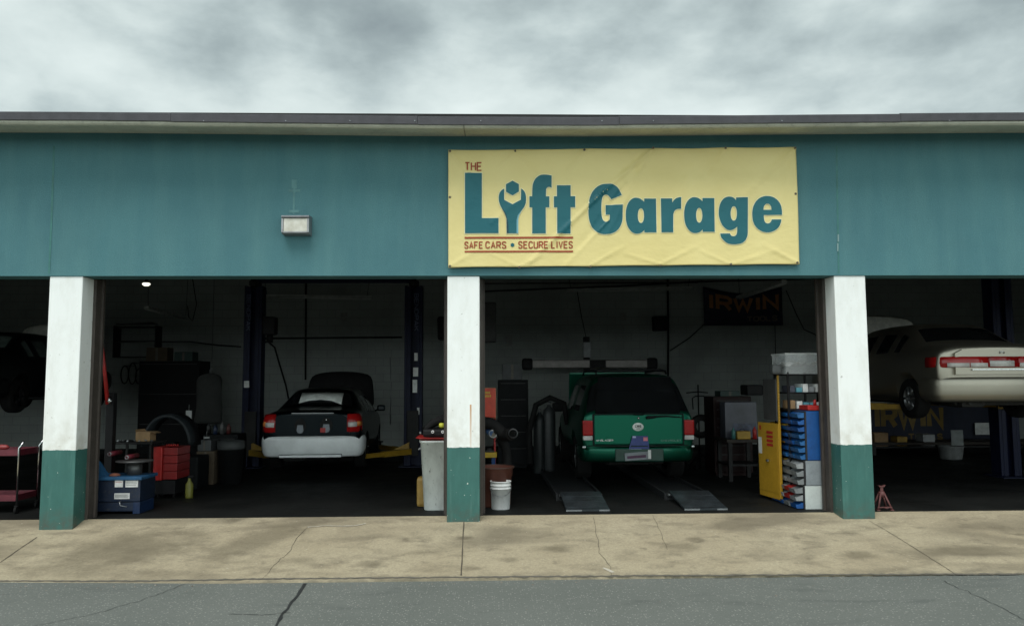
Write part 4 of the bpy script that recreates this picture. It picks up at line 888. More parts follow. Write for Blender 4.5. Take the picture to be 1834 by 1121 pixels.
# wall box with conduit
o_, bx_ = flat_thing('wall_speaker', 'black box fixed high on the back wall beside a thin conduit', 'wall box', 1171, 566, 1196, 592, YW-.25, .24, black_plastic, .02)
def pipe(name, label, cat, pts, r, m, group=None):
    mb = MB(); mb.tube([(P(a, b_, Y)[0], Y, P(a, b_, Y)[1]) for a, b_, Y in pts], r, 8); o_ = mb.build(name, m); tag(o_, label, cat, group); return o_
pipe('conduit', 'thin dark conduit running down the back wall behind the green wagon', 'pipe', [(1196, 500, YW-.03), (1197, 600, YW-.03), (1196, 720, YW-.03)], .025, dark_metal, 'pipes and cables on the back wall')
pipe('conduit', 'conduit on the back wall just right of the navy lift post', 'pipe', [(548, 500, YW-.03), (547, 680, YW-.03)], .022, dark_metal, 'pipes and cables on the back wall')
pipe('conduit', 'level pipe crossing the back wall behind the black saloon', 'pipe', [(470, 606, YW-.05), (720, 604, YW-.05)], .022, dark_metal, 'pipes and cables on the back wall')
pipe('ceiling_pipe', 'long dark pipe slung under the joists above the green wagon', 'pipe', [(862, 522, 8.9), (1100, 513, 8.9), (1240, 505, 8.9), (1480, 499, 8.9)], .02, dark_metal, 'pipes and cables on the back wall')
pipe('ceiling_pipe', 'dark pipe crossing just under the lintel behind the green wagon bay', 'pipe', [(862, 508, 8.7), (1250, 506, 8.7)], .015, dark_metal, 'pipes and cables on the back wall')
pipe('cable', 'black cable sagging along the back wall left of the lift', 'cable', [(290, 612, 9.6), (340, 612, 9.6), (390, 618, 9.6), (432, 621, 9.6)], .018, black_rubber, 'pipes and cables on the back wall')
pipe('air_hose', 'black air hose curving down beside the left lift post', 'hose', [(468, 614, 6.4), (480, 612, 6.5), (492, 622, 6.6), (500, 650, 6.6), (512, 690, 6.6), (520, 730, 6.6)], .018, black_rubber)
pipe('cable', 'thin cable hanging to the wheel alignment mast', 'cable', [(1034, 523, 9.2), (1042, 570, 9.0), (1050, 606, 8.5)], .010, black_rubber, 'pipes and cables on the back wall')
pipe('cable', 'cable running from the wall box up to the navy banner', 'cable', [(1200, 628, YW-.05), (1235, 605, YW-.05), (1262, 580, YW-.05)], .012, dark_metal, 'pipes and cables on the back wall')
pipe('cable', 'thin cable hanging on the wall right of the navy banner', 'cable', [(1388, 583, YW-.05), (1389, 640, YW-.05), (1388, 690, YW-.05)], .010, dark_metal, 'pipes and cables on the back wall')
pipe('downpipe', 'dark pipe on the wall just left of the right pillar', 'pipe', [(1467, 500, 6.0), (1467, 640, 6.0), (1467, 760, 6.0)], .05, dark_metal)
pipe('cable', 'loose cable drooping from the joists above the tall cabinet', 'cable', [(345, 500, 7.5), (352, 545, 7.5), (345, 575, 7.5), (338, 568, 7.5), (336, 548, 7.5)], .010, black_rubber, 'pipes and cables on the back wall')
pipe('cable', 'cable drooping in two loops below the lintel right of the small navy banner', 'cable', [(1408, 520, 6.0), (1425, 560, 6.0), (1440, 590, 6.0), (1462, 600, 6.0)], .010, black_rubber, 'pipes and cables on the back wall')
pipe('lift_cable', 'thin bright cable hanging beside the right lift post', 'cable', [(699, 640, 7.0), (700, 700, 7.0), (699, 760, 7.0)], .008, steel, 'pipes and cables on the back wall')
x, z = P(1480, 600, 5.95)
# alignment beam
YQ = 8.6
x0, z1 = P(935, 643, YQ); x1, z0 = P(1178, 660, YQ)
T = thing('wheel_aligner', 'long pale grey wheel alignment beam with black camera ends above the wagon roof', 'wheel aligner', ((x0+x1)/2, YQ, FZ))
mb = MB(); mb.box(x0+.2, x1-.2, YQ, YQ+.12, z0+.02, z1-.02, bev=.02); mb.build('beam', mat('beam_grey', (.24, .22, .21), .4, .3), T)
for a, c in ((x0, x0+.24), (x1-.24, x1)):
    mb = MB(); mb.box(a, c, YQ-.06, YQ+.16, z0-.02, z1+.02, bev=.06); mb.build('camera_head', black_plastic, T)
xa_, xb_ = PX(1056, YQ, 650), PX(1085, YQ, 650); mb = MB(); mb.box(xa_, xb_, YQ-.03, YQ-.002, z0+.03, z1-.03, bev=.01); mb.build('control_panel', black_plastic, T)
x, zt_ = P(1052, 604, YQ); mb = MB(); mb.box(x-.07, x+.07, YQ+.13, YQ+.26, FZ, zt_+.02, bev=.01); mb.box(x-.3, x+.3, YQ-.1, YQ+.5, FZ, FZ+.08, bev=.02); mb.build('column', black_plastic, T)
mb = MB(); mb.box(x-.085, x+.085, YQ+.06, YQ+.128, PZ(640, YQ), PZ(613, YQ), bev=.01); mb.build('column_label', mat('label_grey', (.33, .35, .36), .5), T)
# ================================================================= RIGHT OF CENTRE: clamp stand, tool chest, workbench
Y5 = 5.2
x, z = P(1250, 689, Y5); T = thing('clamp_stand', 'thin black wheel clamp stand with cross bar right of the green wagon', 'stand', (x, Y5, FZ))
mb = MB(); mb.cyl((x, Y5, FZ), (x, Y5, z), .014, 8); mb.build('pole', black_plastic, T); zc = PZ(705, Y5)
mb = MB(); mb.tube([(x-.22, Y5, zc+.0), (x, Y5, zc+.02), (x+.18, Y5, zc)], .011); mb.tube([(x-.1, Y5, zc-.3), (x-.11, Y5, zc-.1), (x-.05, Y5, zc-.06), (x+.1, Y5, zc-.06), (x+.15, Y5, zc-.12), (x+.15, Y5, zc-.3)], .011); mb.build('cross_bar', black_plastic, T)
mb = MB(); zc = PZ(765, Y5); mb.lathe([(.10, -.03), (.19, -.05), (.22, 0), (.19, .05), (.10, .03), (.10, -.03)], (x+.03, Y5-.05, zc), 'Y', 28); mb.build('tyre_ring', mat('worn_rubber', (.025, .025, .024), .6), T)
mb = MB(); 
for k in range(3): mb.tube([(x, Y5, .3), (x+.28*math.cos(k*2.1), Y5+.28*math.sin(k*2.1), FZ+.01)], .013)
mb.build('tripod_base', black_plastic, T)
def cabinet(name, label, cat, x0_, x1_, y0_, y1_, z1_, body, face, rows_, handle=True, group=None, zb=None):
    zb = FZ if zb is None else zb
    T = thing(name, label, cat, ((x0_+x1_)/2, (y0_+y1_)/2, zb), group); hh = z1_-zb
    mb = MB(); mb.box(x0_, x1_, y0_, y1_, zb+.05, z1_, bev=.012); mb.box(x0_+.03, x1_-.03, y0_+.03, y1_-.03, zb, zb+.048); mb.build('carcass', body, T)
    for k in range(rows_):
        a = zb+.08+(hh-.12)*k/rows_; b_ = zb+.08+(hh-.12)*(k+1)/rows_-.012
        mb = MB(); mb.box(x0_+.02, x1_-.02, y0_-.014, y0_-.001, a, b_, bev=.004); d_ = mb.build('drawer', face, T)
        if handle:
            mb = MB(); mb.box(x0_+.05, x1_-.05, y0_-.030, y0_-.016, b_-.022, b_-.008, bev=.004); mb.build('handle', mat('dull_handle', (.05, .05, .05), .5, .5), d_)
    return T
chestm = mat('oxblood_paint', (.014, .003, .003), .5, spec=.2)
cabinet('tool_chest', 'tall dark red tool chest with steel drawer handles behind the workbench', 'tool chest', PX(1277, 4.0), PX(1345, 4.0), 4.0, 4.6, PZ(712, 4.0), chestm, chestm, 8)
YT = 3.3; x0, x1 = PX(1296, YT), PX(1362, YT); zt_ = PZ(789, YT)
T = thing('workbench', 'dark workbench cluttered with boxes left of the yellow cabinet', 'workbench', ((x0+x1)/2, YT, FZ))
mb = MB(); mb.box(x0, x1, YT-.1, YT+.6, zt_-.05, zt_, bev=.006); mb.build('bench_top', mat('dark_wood', (.02, .014, .010), .7), T)
for a in (x0+.03, x1-.09):
    for b_ in (YT-.08, YT+.5):
        mb = MB(); mb.box(a, a+.06, b_, b_+.06, FZ, zt_-.052); mb.build('leg', dark_metal, T)
mb = MB(); mb.box(x0+.03, x1-.03, YT-.05, YT+.55, .25, .28); mb.build('lower_shelf', dark_metal, T)
def simple(name, label, cat, mbf, m, group=None):
    mb = MB(); mbf(mb); o_ = mb.build(name, m); return tag(o_, label, cat, group)
xa_, xb_ = PX(1304, YT), PX(1362, YT)
foil = mat('grey_printed_box', (.07, .075, .10), .35, var=.5, scale=3)
T = thing('carton', 'large glossy grey and blue carton standing on the workbench', 'box', ((xa_+xb_)/2, YT+.35, zt_))
mb = MB(); mb.box(xa_, xb_, YT+.2, YT+.5, zt_+.002, PZ(722, YT+.2), bev=.01); mb.build('carton_body', foil, T)
mb = MB(); mb.box(xa_+.12, xb_-.02, YT+.195, YT+.199, zt_+.06, zt_+.24); mb.build('carton_print', mat('dark_print_patch', (.04, .05, .09), .4, var=.7, scale=12), T)
xa_, za_ = P(1320, 772, YT-.05); xb_, _ = P(1344, 772, YT-.05)
T = thing('parts_case', 'small yellow case on the workbench in front of the grey carton', 'case', ((xa_+xb_)/2, YT, zt_)); mb = MB(); mb.box(xa_, xb_, YT-.06, YT+.12, zt_+.002, za_, bev=.012); mb.build('case_body', yellow_paint, T)
mb = MB(); mb.tube([((xa_+xb_)/2-.04, YT+.03, za_), ((xa_+xb_)/2-.03, YT+.03, za_+.03), ((xa_+xb_)/2+.03, YT+.03, za_+.03), ((xa_+xb_)/2+.04, YT+.03, za_)], .006); mb.build('case_handle', black_plastic, T)
xa_ = PX(1350, YT-.04); simple('spray_can', 'red spray can at the right end of the workbench', 'can', lambda m: m.lathe([(.001, zt_+.002), (.033, zt_+.003), (.033, zt_+.15), (.02, zt_+.165), (.012, zt_+.17), (.012, zt_+.195), (.001, zt_+.196)], (xa_, YT-.02, 0), 'Z', 16), red_paint)
simple('spray_can', 'pale spray can at the left end of the workbench', 'can', lambda m: m.lathe([(.001, zt_+.002), (.03, zt_+.003), (.03, zt_+.14), (.018, zt_+.15), (.012, zt_+.155), (.012, zt_+.18), (.001, zt_+.181)], (PX(1311, YT), YT-.02, 0), 'Z', 16), mat('teal_can', (.05, .16, .15), .4))
flat_thing('storage_case', 'black case lying on top of the dark red tool chest', 'case', 1338, 689, 1368, 708, 4.05, .4, black_plastic, .03)
# ================================================================= YELLOW CABINET, SHELVES, BIN RACKS
ym = mat('safety_yellow', (.44, .25, .02), .4, var=.12, dirt=.25)
xA, yA = PG(1403, 901, FZ); xB, yB = PG(1366, 890, FZ); zt_ = PZ(759, yA, 1400)
T = thing('safety_cabinet', 'open yellow steel safety cabinet with red warning print on its door', 'cabinet', (xA, yA, FZ))
dv = Vector((xB-xA, yB-yA)); ln = dv.length; dv /= ln; nv = Vector((dv.y, -dv.x)); 
if nv.x > 0: nv = -nv
def door_pts(u, o_, z): q = Vector((xA, yA))+dv*u+nv*o_; return (q.x, q.y, z)
def slab(u0, u1, o0, o1, z0_, z1_, bev=.004):
    mb = MB(); vs = [door_pts(u, o_, z) for u in (u0, u1) for o_ in (o0, o1) for z in (z0_, z1_)]
    V_ = [mb.bm.verts.new(v) for v in vs]
    for f in ((0, 1, 3, 2), (4, 6, 7, 5), (0, 4, 5, 1), (2, 3, 7, 6), (0, 2, 6, 4), (1, 5, 7, 3)): mb.bm.faces.new([V_[i] for i in f])
    bmesh.ops.recalc_face_normals(mb.bm, faces=mb.bm.faces)
    if bev: mb.bevel(bev)
    return mb
d_ = slab(0, ln, 0, .04, FZ+.04, zt_).build('door', ym, T)
slab(.03, ln-.03, .0405, .044, FZ+.12, zt_-.05).build('door_panel', ym, d_)
mb = slab(ln*.45, ln*.55, .05, .07, (zt_+FZ)/2+.0, (zt_+FZ)/2+.03); mb.build('latch_handle', steel, d_)
for k in range(4): slab(ln*.25, ln*.55, .045, .047, zt_-.14-.055*k, zt_-.105-.055*k, 0).build('warning_print', red_paint, d_)
slab(ln*.8, ln*.97, .045, .047, zt_-.42, zt_-.2, 0).build('warning_label', paper, d_)
slab(ln*.82, ln*.9, .045, .047, zt_-.1, zt_-.04, 0).build('warning_print', red_paint, d_)
# cabinet carcass behind the door, yellow back and shelves facing left
xc0 = xA+.05; xc1 = xA+.48; 
mb = MB(); mb.box(xc1-.02, xc1, yA+.02, yA+.55, FZ+.03, zt_, bev=.003); mb.box(xc0, xc1-.021, yA+.53, yA+.55, FZ+.03, zt_); mb.box(xc0, xc1-.021, yA+.02, yA+.529, zt_-.02, zt_); mb.build('carcass', ym, T)
for k in range(4):
    mb = MB(); mb.box(xc0, xc1-.022, yA+.03, yA+.528, FZ+.12+k*.22, FZ+.135+k*.22); mb.build('shelf', ym, T)
# upright perforated edge standing above the door
xe, ze = P(1391, 672, yA+.02); 
T = thing('pegboard_panel', 'narrow yellow edged board standing upright above the yellow cabinet door', 'panel', (xe, yA+.1, zt_))
mb = MB(); mb.box(xe-.0, xe+.022, yA+.0, yA+.03, zt_+.001, ze, bev=.003); mb.build('yellow_edge', ym, T)
mb = MB()
for k in range(16): mb.cyl((xe+.011, yA-.0005, zt_+.03+k*.038), (xe+.011, yA-.003, zt_+.03+k*.038), .005, 8)
mb.build('screw_row', dark_metal, T)
mb = MB(); mb.box(xe-.02, xe-.004, yA+.02, yA+.5, zt_+.04, ze-.05); mb.build('board', mat('grey_board', (.06, .06, .06), .6), T)
# open shelving with stock
xs0, xs1 = PX(1403, 1.0), PX(1476, .75); ys0, ys1 = .85, 1.35
T = thing('shelving', 'black open shelving beside the right pillar stacked with parts', 'shelf', ((xs0+xs1)/2, 1.0, FZ))
for a in (xs0, xs1-.025):
    for b_ in (ys0, ys1-.025):
        mb = MB(); mb.box(a, a+.025, b_, b_+.025, FZ, PZ(668, ys0), bev=.003); mb.build('upright', black_plastic, T)
shz = [PZ(y, ys0) for y in (672, 705, 735, 775)]
for z in shz:
    mb = MB(); mb.box(xs0+.001, xs1-.001, ys0+.002, ys1-.002, z-.02, z); mb.build('shelf_board', black_plastic, T)
xm = (xs0+xs1)/2
for k, z in enumerate(shz[1:4]):
    for j in range(5):
        a = xs0+.04+j*.085; w_ = random.uniform(.055, .08); h_ = random.uniform(.05, .12); mm = random.choice([paper, foil, brown, white_paint, mat('grey_plastic', (.3, .31, .32), .45), mat('cyan_pack', (.12, .35, .42), .4)])
        nm = ['parts carton', 'packet', 'small box', 'tub', 'tin'][j]; tier = ['second', 'third', 'fourth'][k]
        colr = {'printed_paper': 'white', 'grey_printed_box': 'grey blue', 'cardboard': 'brown', 'white_paint': 'off white', 'grey_plastic': 'grey', 'cyan_pack': 'cyan'}[mm.name]
        mb = MB(); mb.box(a, a+w_, ys0+.02, ys0+.3, z+.001, z+h_, bev=.004); mb.box(a+.008, a+w_-.008, ys0+.018, ys0+.0195, z+.01, z+h_*.6)
        o_ = mb.build('parts_box', mm); tag(o_, '%s %s, %s from left on %s shelf of black shelving' % (colr, nm, ['first', 'second', 'third', 'fourth', 'fifth'][j], tier), 'box', 'boxes on the black shelving')
# clear tub on top
zt2 = shz[0]; xa_, xb_ = PX(1409, ys0), PX(1473, ys0); zz = PZ(634, ys0)
def m_clear():
    m, nt, b = nodes('clear_plastic'); b.inputs['Base Color'].default_value = (.75, .78, .78, 1); b.inputs['Roughness'].default_value = .25; b.inputs['Alpha'].default_value = .22; o_ = objc(nt); bump(nt, b, noise(nt, o_, 20, 3), .1, .005); return m
T = thing('storage_tub', 'clear plastic storage tub of white rags on top of the black shelving', 'tub', ((xa_+xb_)/2, 1.0, zt2))
mb = MB(); 
for a, b_, c, d in ((xa_, xb_, ys0, ys0+.006), (xa_, xb_, ys1-.006, ys1), (xa_, xa_+.006, ys0+.007, ys1-.007), (xb_-.006, xb_, ys0+.007, ys1-.007)): mb.box(a, b_, c, d, zt2+.002, zz)
mb.box(xa_+.007, xb_-.007, ys0+.007, ys1-.007, zt2+.002, zt2+.008); mb.build('tub_wall', m_clear(), T)
mb = MB(); mb.box(xa_-.012, xb_+.012, ys0-.012, ys0-.001, zz-.02, zz, bev=.004); mb.box(xa_-.012, xb_+.012, ys1+.001, ys1+.012, zz-.02, zz, bev=.004); mb.box(xa_-.012, xa_-.001, ys0, ys1, zz-.02, zz); mb.build('tub_rim', mat('pale_plastic', (.55, .57, .56), .4), T)
mb = MB(); rows = []
for j in range(9): rows.append([(xa_+.02+(xb_-xa_-.04)*i/14, ys0+.02+(ys1-ys0-.04)*j/8, zt2+.09+random.uniform(.0, .10)) for i in range(15)])
mb.grid(rows); mb.build('rags', mat('white_rag', (.7, .7, .68), .9), T, sub=1)
# jug behind tub
simple('plastic_jug', 'dark jug leaning beside the clear tub on the shelving top', 'jug', lambda m: m.box(xa_-.16, xa_-.03, ys0+.05, ys0+.2, zt2+.002, zt2+.12, bev=.03), mat('grey_jug', (.08, .085, .085), .4))
# bin racks: sides face the camera, trays face left
YC = .50
def rack(px0, px1, py0, py1, label, m, bm_, ncol, nrow, name_l, off=0):
    xf, z1_ = P(px0, py0, YC); xb2, z0_ = P(px1, py1, YC); z0_ = max(z0_, FZ)
    T = thing('parts_bin_rack', label, 'bin rack', ((xf+xb2)/2, YC, z0_), 'stacked parts bin racks')
    mb = MB(); mb.box(xf+.04, xb2, YC, YC+.85, z0_+.001, z1_-.002, bev=.004); mb.build('rack_side', m, T)
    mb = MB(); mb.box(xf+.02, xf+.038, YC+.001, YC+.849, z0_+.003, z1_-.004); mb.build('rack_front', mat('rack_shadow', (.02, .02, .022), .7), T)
    dh = (z1_-z0_-.01)/nrow; dl = .83/ncol
    for r_ in range(nrow):
        for c_ in range(ncol):
            a = YC+.01+c_*dl; z = z0_+.006+r_*dh; o_ = random.uniform(0, .03)
            mb = MB(); x_ = xf-.05-o_-off
            mb.prism([(xf+.017, z+.004), (xf+.017, z+dh*.8), (x_+.03, z+dh*.5), (x_-.0, z+dh*.62), (x_+.015, z+.004)], a+.006, a+dl-.010); mb.bevel(.003, 1)
            bb_ = random.choice(bm_) ; mb.build('bin', bb_, T)
    return T
bluem = mat('blue_plastic', (.006, .075, .27), .45, var=.25, dirt=.35); grm = mat('grey_steel_paint', (.25, .28, .30), .5, var=.2, dirt=.3); whm = mat('pale_grey_paint', (.55, .60, .58), .5, var=.1, dirt=.2)
gb = mat('grey_bin', (.20, .215, .22), .45); gb2 = mat('pale_bin', (.30, .315, .32), .45)
rack(1438, 1477, 736, 824, 'blue bin rack, topmost of the stack against the right pillar', bluem, [bluem, bluem, mat('blue_bin', (.015, .11, .30), .4)], 4, 7, '')
rack(1437, 1480, 825, 869, 'mid grey bin rack in the middle of the stack against the right pillar', grm, [gb, gb, gb2], 4, 3, '', .0)
rack(1436, 1482, 870, 914, 'palest bin rack, at the bottom of the stack by the right pillar', whm, [gb, gb2, gb, red_paint, bluem], 4, 3, '', .02)
xa_, za_ = P(1446, 726, YC+.02); xb_, zb_ = P(1473, 735, YC+.02)
T = thing('open_tray', 'small red tray holding a red bottle on top of the blue bin rack', 'tray', ((xa_+xb_)/2, YC+.1, zb_)); mb = MB(); mb.box(xa_, xb_, YC+.01, YC+.3, zb_+.003, za_, bev=.008); mb.build('tray_body', red_paint, T)
mb = MB(); mb.cyl((xb_-.06, YC+.1, za_), (xb_-.06, YC+.1, za_+.07), .022, 12, .014); mb.build('spout', red_paint, T)
# ================================================================= JACK STAND, RIGHT BAY
jm_ = mat('faded_red', (.13, .045, .042), .6, dirt=.4)
x, y = PG(1580, 912, FZ); T = thing('jack_stand', 'faded red jack stand on the floor against the right pillar', 'jack stand', (x, y, FZ))
for a in (-1, 1):
    for b_ in (-1, 1):
        mb = MB(); mb.tube([(x+a*.085, y+b_*.07, FZ+.01), (x+a*.02, y+b_*.02, FZ+.20)], .014, 4); mb.box(x+a*.085-.02, x+a*.085+.02, y+b_*.07-.02, y+b_*.07+.02, FZ, FZ+.012); mb.build('leg', jm_, T)
mb = MB(); mb.cyl((x, y, FZ+.15), (x, y, FZ+.22), .035, 12); mb.box(x-.09, x+.09, y-.075, y-.068, FZ+.03, FZ+.045); mb.build('collar', jm_, T)
mb = MB(); mb.box(x-.018, x+.018, y-.012, y+.012, FZ+.18, FZ+.28); mb.prism([(x-.045, FZ+.30), (x-.03, FZ+.275), (x+.03, FZ+.275), (x+.045, FZ+.30), (x+.02, FZ+.288), (x-.02, FZ+.288)], y-.02, y+.02); mb.build('ratchet_bar', jm_, T)
YK = 6.5
x0, z1 = P(1683, 798, YK); x1, z0 = P(1725, 857, YK)
T = thing('waste_bin', 'pale bin standing below the raised champagne saloon', 'bin', ((x0+x1)/2, YK, FZ))
mb = MB(); mb.lathe([(.001, FZ), (.19, FZ), (.2, FZ+.02), (.235, z1-.02), (.25, z1), (.225, z1-.01), (.18, FZ+.05)], ((x0+x1)/2, YK, 0), 'Z', 24); mb.build('bin_body', mat('pale_bin_plastic', (.2, .21, .21), .6, dirt=.4), T)
mb = MB(); mb.box((x0+x1)/2-.12, (x0+x1)/2+.12, YK-.245, YK-.235, .3, .6); mb.build('bin_print', mat('dim_patch', (.2, .22, .22), .6), T)
o_, _ = flat_thing('wall_notice', 'white and black notice on the wall behind the champagne saloon', 'notice', 1746, 757, 1778, 778, YW-1.75, .02, paper, .002)
x0, x1 = PX(1558, 7.4), PX(1834, 7.4)
T = thing('long_bench', 'long dark workbench against the wall in the right bay', 'workbench', ((x0+x1)/2, 7.4, FZ))
zz = PZ(797, 7.4); mb = MB(); mb.box(x0, x1+1, 7.4, 8.2, zz-.06, zz, bev=.008); mb.build('bench_top', mat('dark_wood', (.02, .014, .010), .7), T)
mb = MB(); mb.box(x0+.05, x1+.9, 7.5, 8.1, .15, .19); mb.build('lower_shelf', dark_metal, T)
for k in range(4):
    mb = MB(); a = x0+.02+(x1+.9-x0)*k/3; mb.box(a, a+.07, 7.42, 7.49, FZ, zz-.062); mb.build('leg', dark_metal, T)
for k, (px, w_, h_, mm, lb) in enumerate(((1575, .3, .2, brown, 'brown'), (1612, .22, .14, yellow_paint, 'yellow'), (1660, .26, .17, mat('grey_plastic', (.3, .31, .32), .45), 'grey'))):
    xx = PX(px, 7.5); mb = MB(); mb.box(xx-w_/2, xx+w_/2, 7.5, 7.8, .192, .192+h_*1.4, bev=.01); mb.box(xx-w_/2+.02, xx+w_/2-.02, 7.498, 7.4995, .22, .26); tag(mb.build('parts_box', mm), '%s box on the lower shelf of the long right hand workbench' % lb, 'box')
# ================================================================= BY THE MIDDLE PILLAR
def stained(name, base, stain):
    m, nt, b = nodes(name); o_ = objc(nt); n1 = noise(nt, vscale(nt, o_, (1, 1, .5)), 5, 6, .7); n2 = noise(nt, vscale(nt, o_, (1, 1, .4)), 22, 4, .7)
    c = mixc(nt, mapr(nt, n1, .42, .72, 0, .7), base, tuple(x*.55 for x in base)); c = mixc(nt, mapr(nt, n2, .62, .70, 0, .85), c, stain)
    L(nt, c, b.inputs['Base Color']); b.inputs['Roughness'].default_value = .55; bump(nt, b, n2, .2, .004); MATS[name] = m; return m
Yt = .62; x0, zt_ = P(753, 789, Yt); x1 = x0+.46; cx = (x0+x1)/2; 
T = thing('rubbish_bin', 'stained pale grey rubbish bin left of the middle pillar', 'bin', (cx, Yt+.23, FZ))
def sq_loop(hx_, hy_, z, cxx, cyy, r_=.08, n=5):
    out = []
    for qx, qy, a0 in ((1, 1, 0), (-1, 1, 90), (-1, -1, 180), (1, -1, 270)):
        for k in range(n):
            t = R(a0+90*k/(n-1)); out.append((cxx+qx*(hx_-r_)+r_*math.cos(t), cyy+qy*(hy_-r_)+r_*math.sin(t), z))
    return out
cy = Yt+.23; mb = MB(); prf = [(.185, .0), (.19, .01), (.235, (zt_-FZ)*.96), (.245, (zt_-FZ)*.965), (.25, zt_-FZ)]
rows = [sq_loop(h_, h_, FZ+z, cx, cy) for h_, z in prf]; rows += [sq_loop(.235, .235, zt_, cx, cy), sq_loop(.22, .22, zt_-.1, cx, cy)]
mb.grid(rows, close=True); mb.bm.faces.new([v for v in mb.bm.verts[:20]][::-1]); mb.bm.faces.new([v for v in mb.bm.verts[-20:]])
mb.build('bin_body', stained('stained_grey', (.64, .68, .65), (.06, .055, .05)), T)
for s_ in (-1, 1):
    mb = MB(); mb.tube([(cx+s_*.225, cy-.06, zt_-.1), (cx+s_*.265, cy-.05, zt_-.12), (cx+s_*.265, cy+.05, zt_-.12), (cx+s_*.225, cy+.06, zt_-.1)], .01); mb.build('bin_handle', mat('grey_plastic', (.3, .31, .32), .45), T)
xa_, za_ = P(745, 784, Yt-.03); T = thing('drip_tray', 'shallow red tray resting on the stained grey rubbish bin', 'tray', (cx, cy, zt_))
mb = MB(); mb.grid([sq_loop(h_, h2, z, xa_+.32, cy, .05) for h_, h2, z in ((.27, .23, zt_+.003), (.32, .265, zt_+.03), (.33, .275, zt_+.034), (.325, .27, zt_+.038), (.29, .24, zt_+.03), (.25, .21, zt_+.014))], close=True); mb.bm.faces.new([v for v in mb.bm.verts[:20]]); mb.bm.faces.new([v for v in mb.bm.verts[-20:]]); mb.build('tray_body', red_paint, T)
T = thing('tool_case', 'open black tool case with pale round wheels lying on the red tray', 'case', (cx, cy, zt_+.04))
zb_ = zt_+.04; xq0, xq1 = PX(757, Yt), PX(803, Yt); mb = MB(); mb.box(xq0, xq1, cy-.2, cy+.15, zb_, zb_+.10, bev=.03); mb.build('case_body', black_plastic, T)
mb = MB(); mb.tube([(xq0+.02, cy-.15, zb_+.09), (xq0+.12, cy-.1, zb_+.17), (xq0+.25, cy-.05, zb_+.22), (xq0+.4, cy, zb_+.27)], [.03, .05, .06, .06]); mb.build('dark_hose', black_rubber, T)
for px in (775, 793):
    x, z = P(px, 773, cy-.21); mb = MB(); mb.cyl((x, cy-.205, z), (x, cy-.225, z), .019, 18); w_ = mb.build('round_cap', paper, T); mb = MB(); mb.cyl((x, cy-.226, z), (x, cy-.23, z), .007, 10); mb.build('cap_centre', black_plastic, w_)
x, z = P(791, 762, cy-.15); mb = MB(); mb.lathe([(.001, -.03), (.03, -.02), (.035, 0), (.03, .03), (.001, .035)], (x, cy-.16, z), 'Z', 14); mb.build('yellow_knob', mat('lime_plastic', (.55, .55, .05), .4), T)
x, z = P(754, 776, cy-.2); mb = MB(); mb.cyl((x, cy-.21, z-.015), (x-.01, cy-.23, z+.02), .013, 10); mb.build('valve', steel, T)
Yj = .95; x0, z1 = P(746, 855, Yj); z0 = FZ; 
T = thing('oil_jug', 'yellow oil jug half hidden behind the stained grey bin', 'jug', (x0+.09, Yj+.1, FZ)); mb = MB(); mb.box(x0, x0+.2, Yj, Yj+.22, FZ, z1, bev=.04); mb.build('jug_body', mat('dull_yellow', (.24, .15, .03), .5), T); mb = MB(); mb.cyl((x0+.1, Yj+.1, z1), (x0+.1, Yj+.1, z1+.04), .025, 14); mb.build('jug_cap', black_plastic, T)
# red display stand
Yr = 1.7; x0, z1 = P(848, 695, Yr); x1, z0 = P(888, 748, Yr)
T = thing('display_stand', 'red sign board on a red post with a yellow shelf right of the middle pillar', 'stand', ((x0+x1)/2, Yr, FZ))
mb = MB(); mb.box(x0, x1, Yr, Yr+.03, z0, z1, bev=.012); sg_ = mb.build('sign_board', mat('orange_red', (.46, .045, .02), .45, dirt=.2), T)
mb = MB(); yl = mat('yellow_print', (.5, .33, .04), .6)
for (pa, pb, pc) in ((862, 878, 703), (862, 880, 709)):
    za_ = PZ(pc, Yr); n_ = 6
    for k in range(n_):
        a = PX(pa, Yr)+(PX(pb, Yr)-PX(pa, Yr))*k/n_; mb.box(a, a+.018, Yr-.004, Yr-.001, za_-.014, za_+.014+.003*(k % 2))
mb.build('sign_print', yl, sg_)
mb = MB(); mb.box(x0-.006, x1+.006, Yr+.031, Yr+.04, z0-.006, z1+.006, bev=.003); mb.build('sign_frame', mat('tan_edge', (.3, .2, .1), .5), sg_)
xp = PX(886, Yr); mb = MB(); mb.cyl((xp, Yr+.06, FZ), (xp, Yr+.06, z0+.1), .014, 10); mb.build('post', red_paint, T)
xa_, za_ = P(852, 810, Yr-.1); xb_, zb_ = P(890, 819, Yr-.1); mb = MB(); mb.box(xa_, xb_, Yr-.12, Yr+.04, zb_, za_, bev=.004); mb.build('shelf', mat('bright_yellow', (.62, .40, .02), .4), T)
mb = MB(); mb.box(PX(880, Yr), PX(887, Yr), Yr-.05, Yr-.02, PZ(858, Yr), zb_-.002); mb.build('blue_bracket', bluem, T)
T2 = thing('brake_part', 'small greasy metal part lying on the yellow shelf', 'car part', (xb_-.1, Yr-.05, za_)); mb = MB(); mb.lathe([(.001, za_+.002), (.07, za_+.002), (.07, za_+.02), (.035, za_+.025), (.03, za_+.05), (.001, za_+.05)], (xb_-.10, Yr-.05, 0), 'Z', 20); mb.build('hub', mat('greasy_steel', (.1, .1, .095), .5, .6), T2)
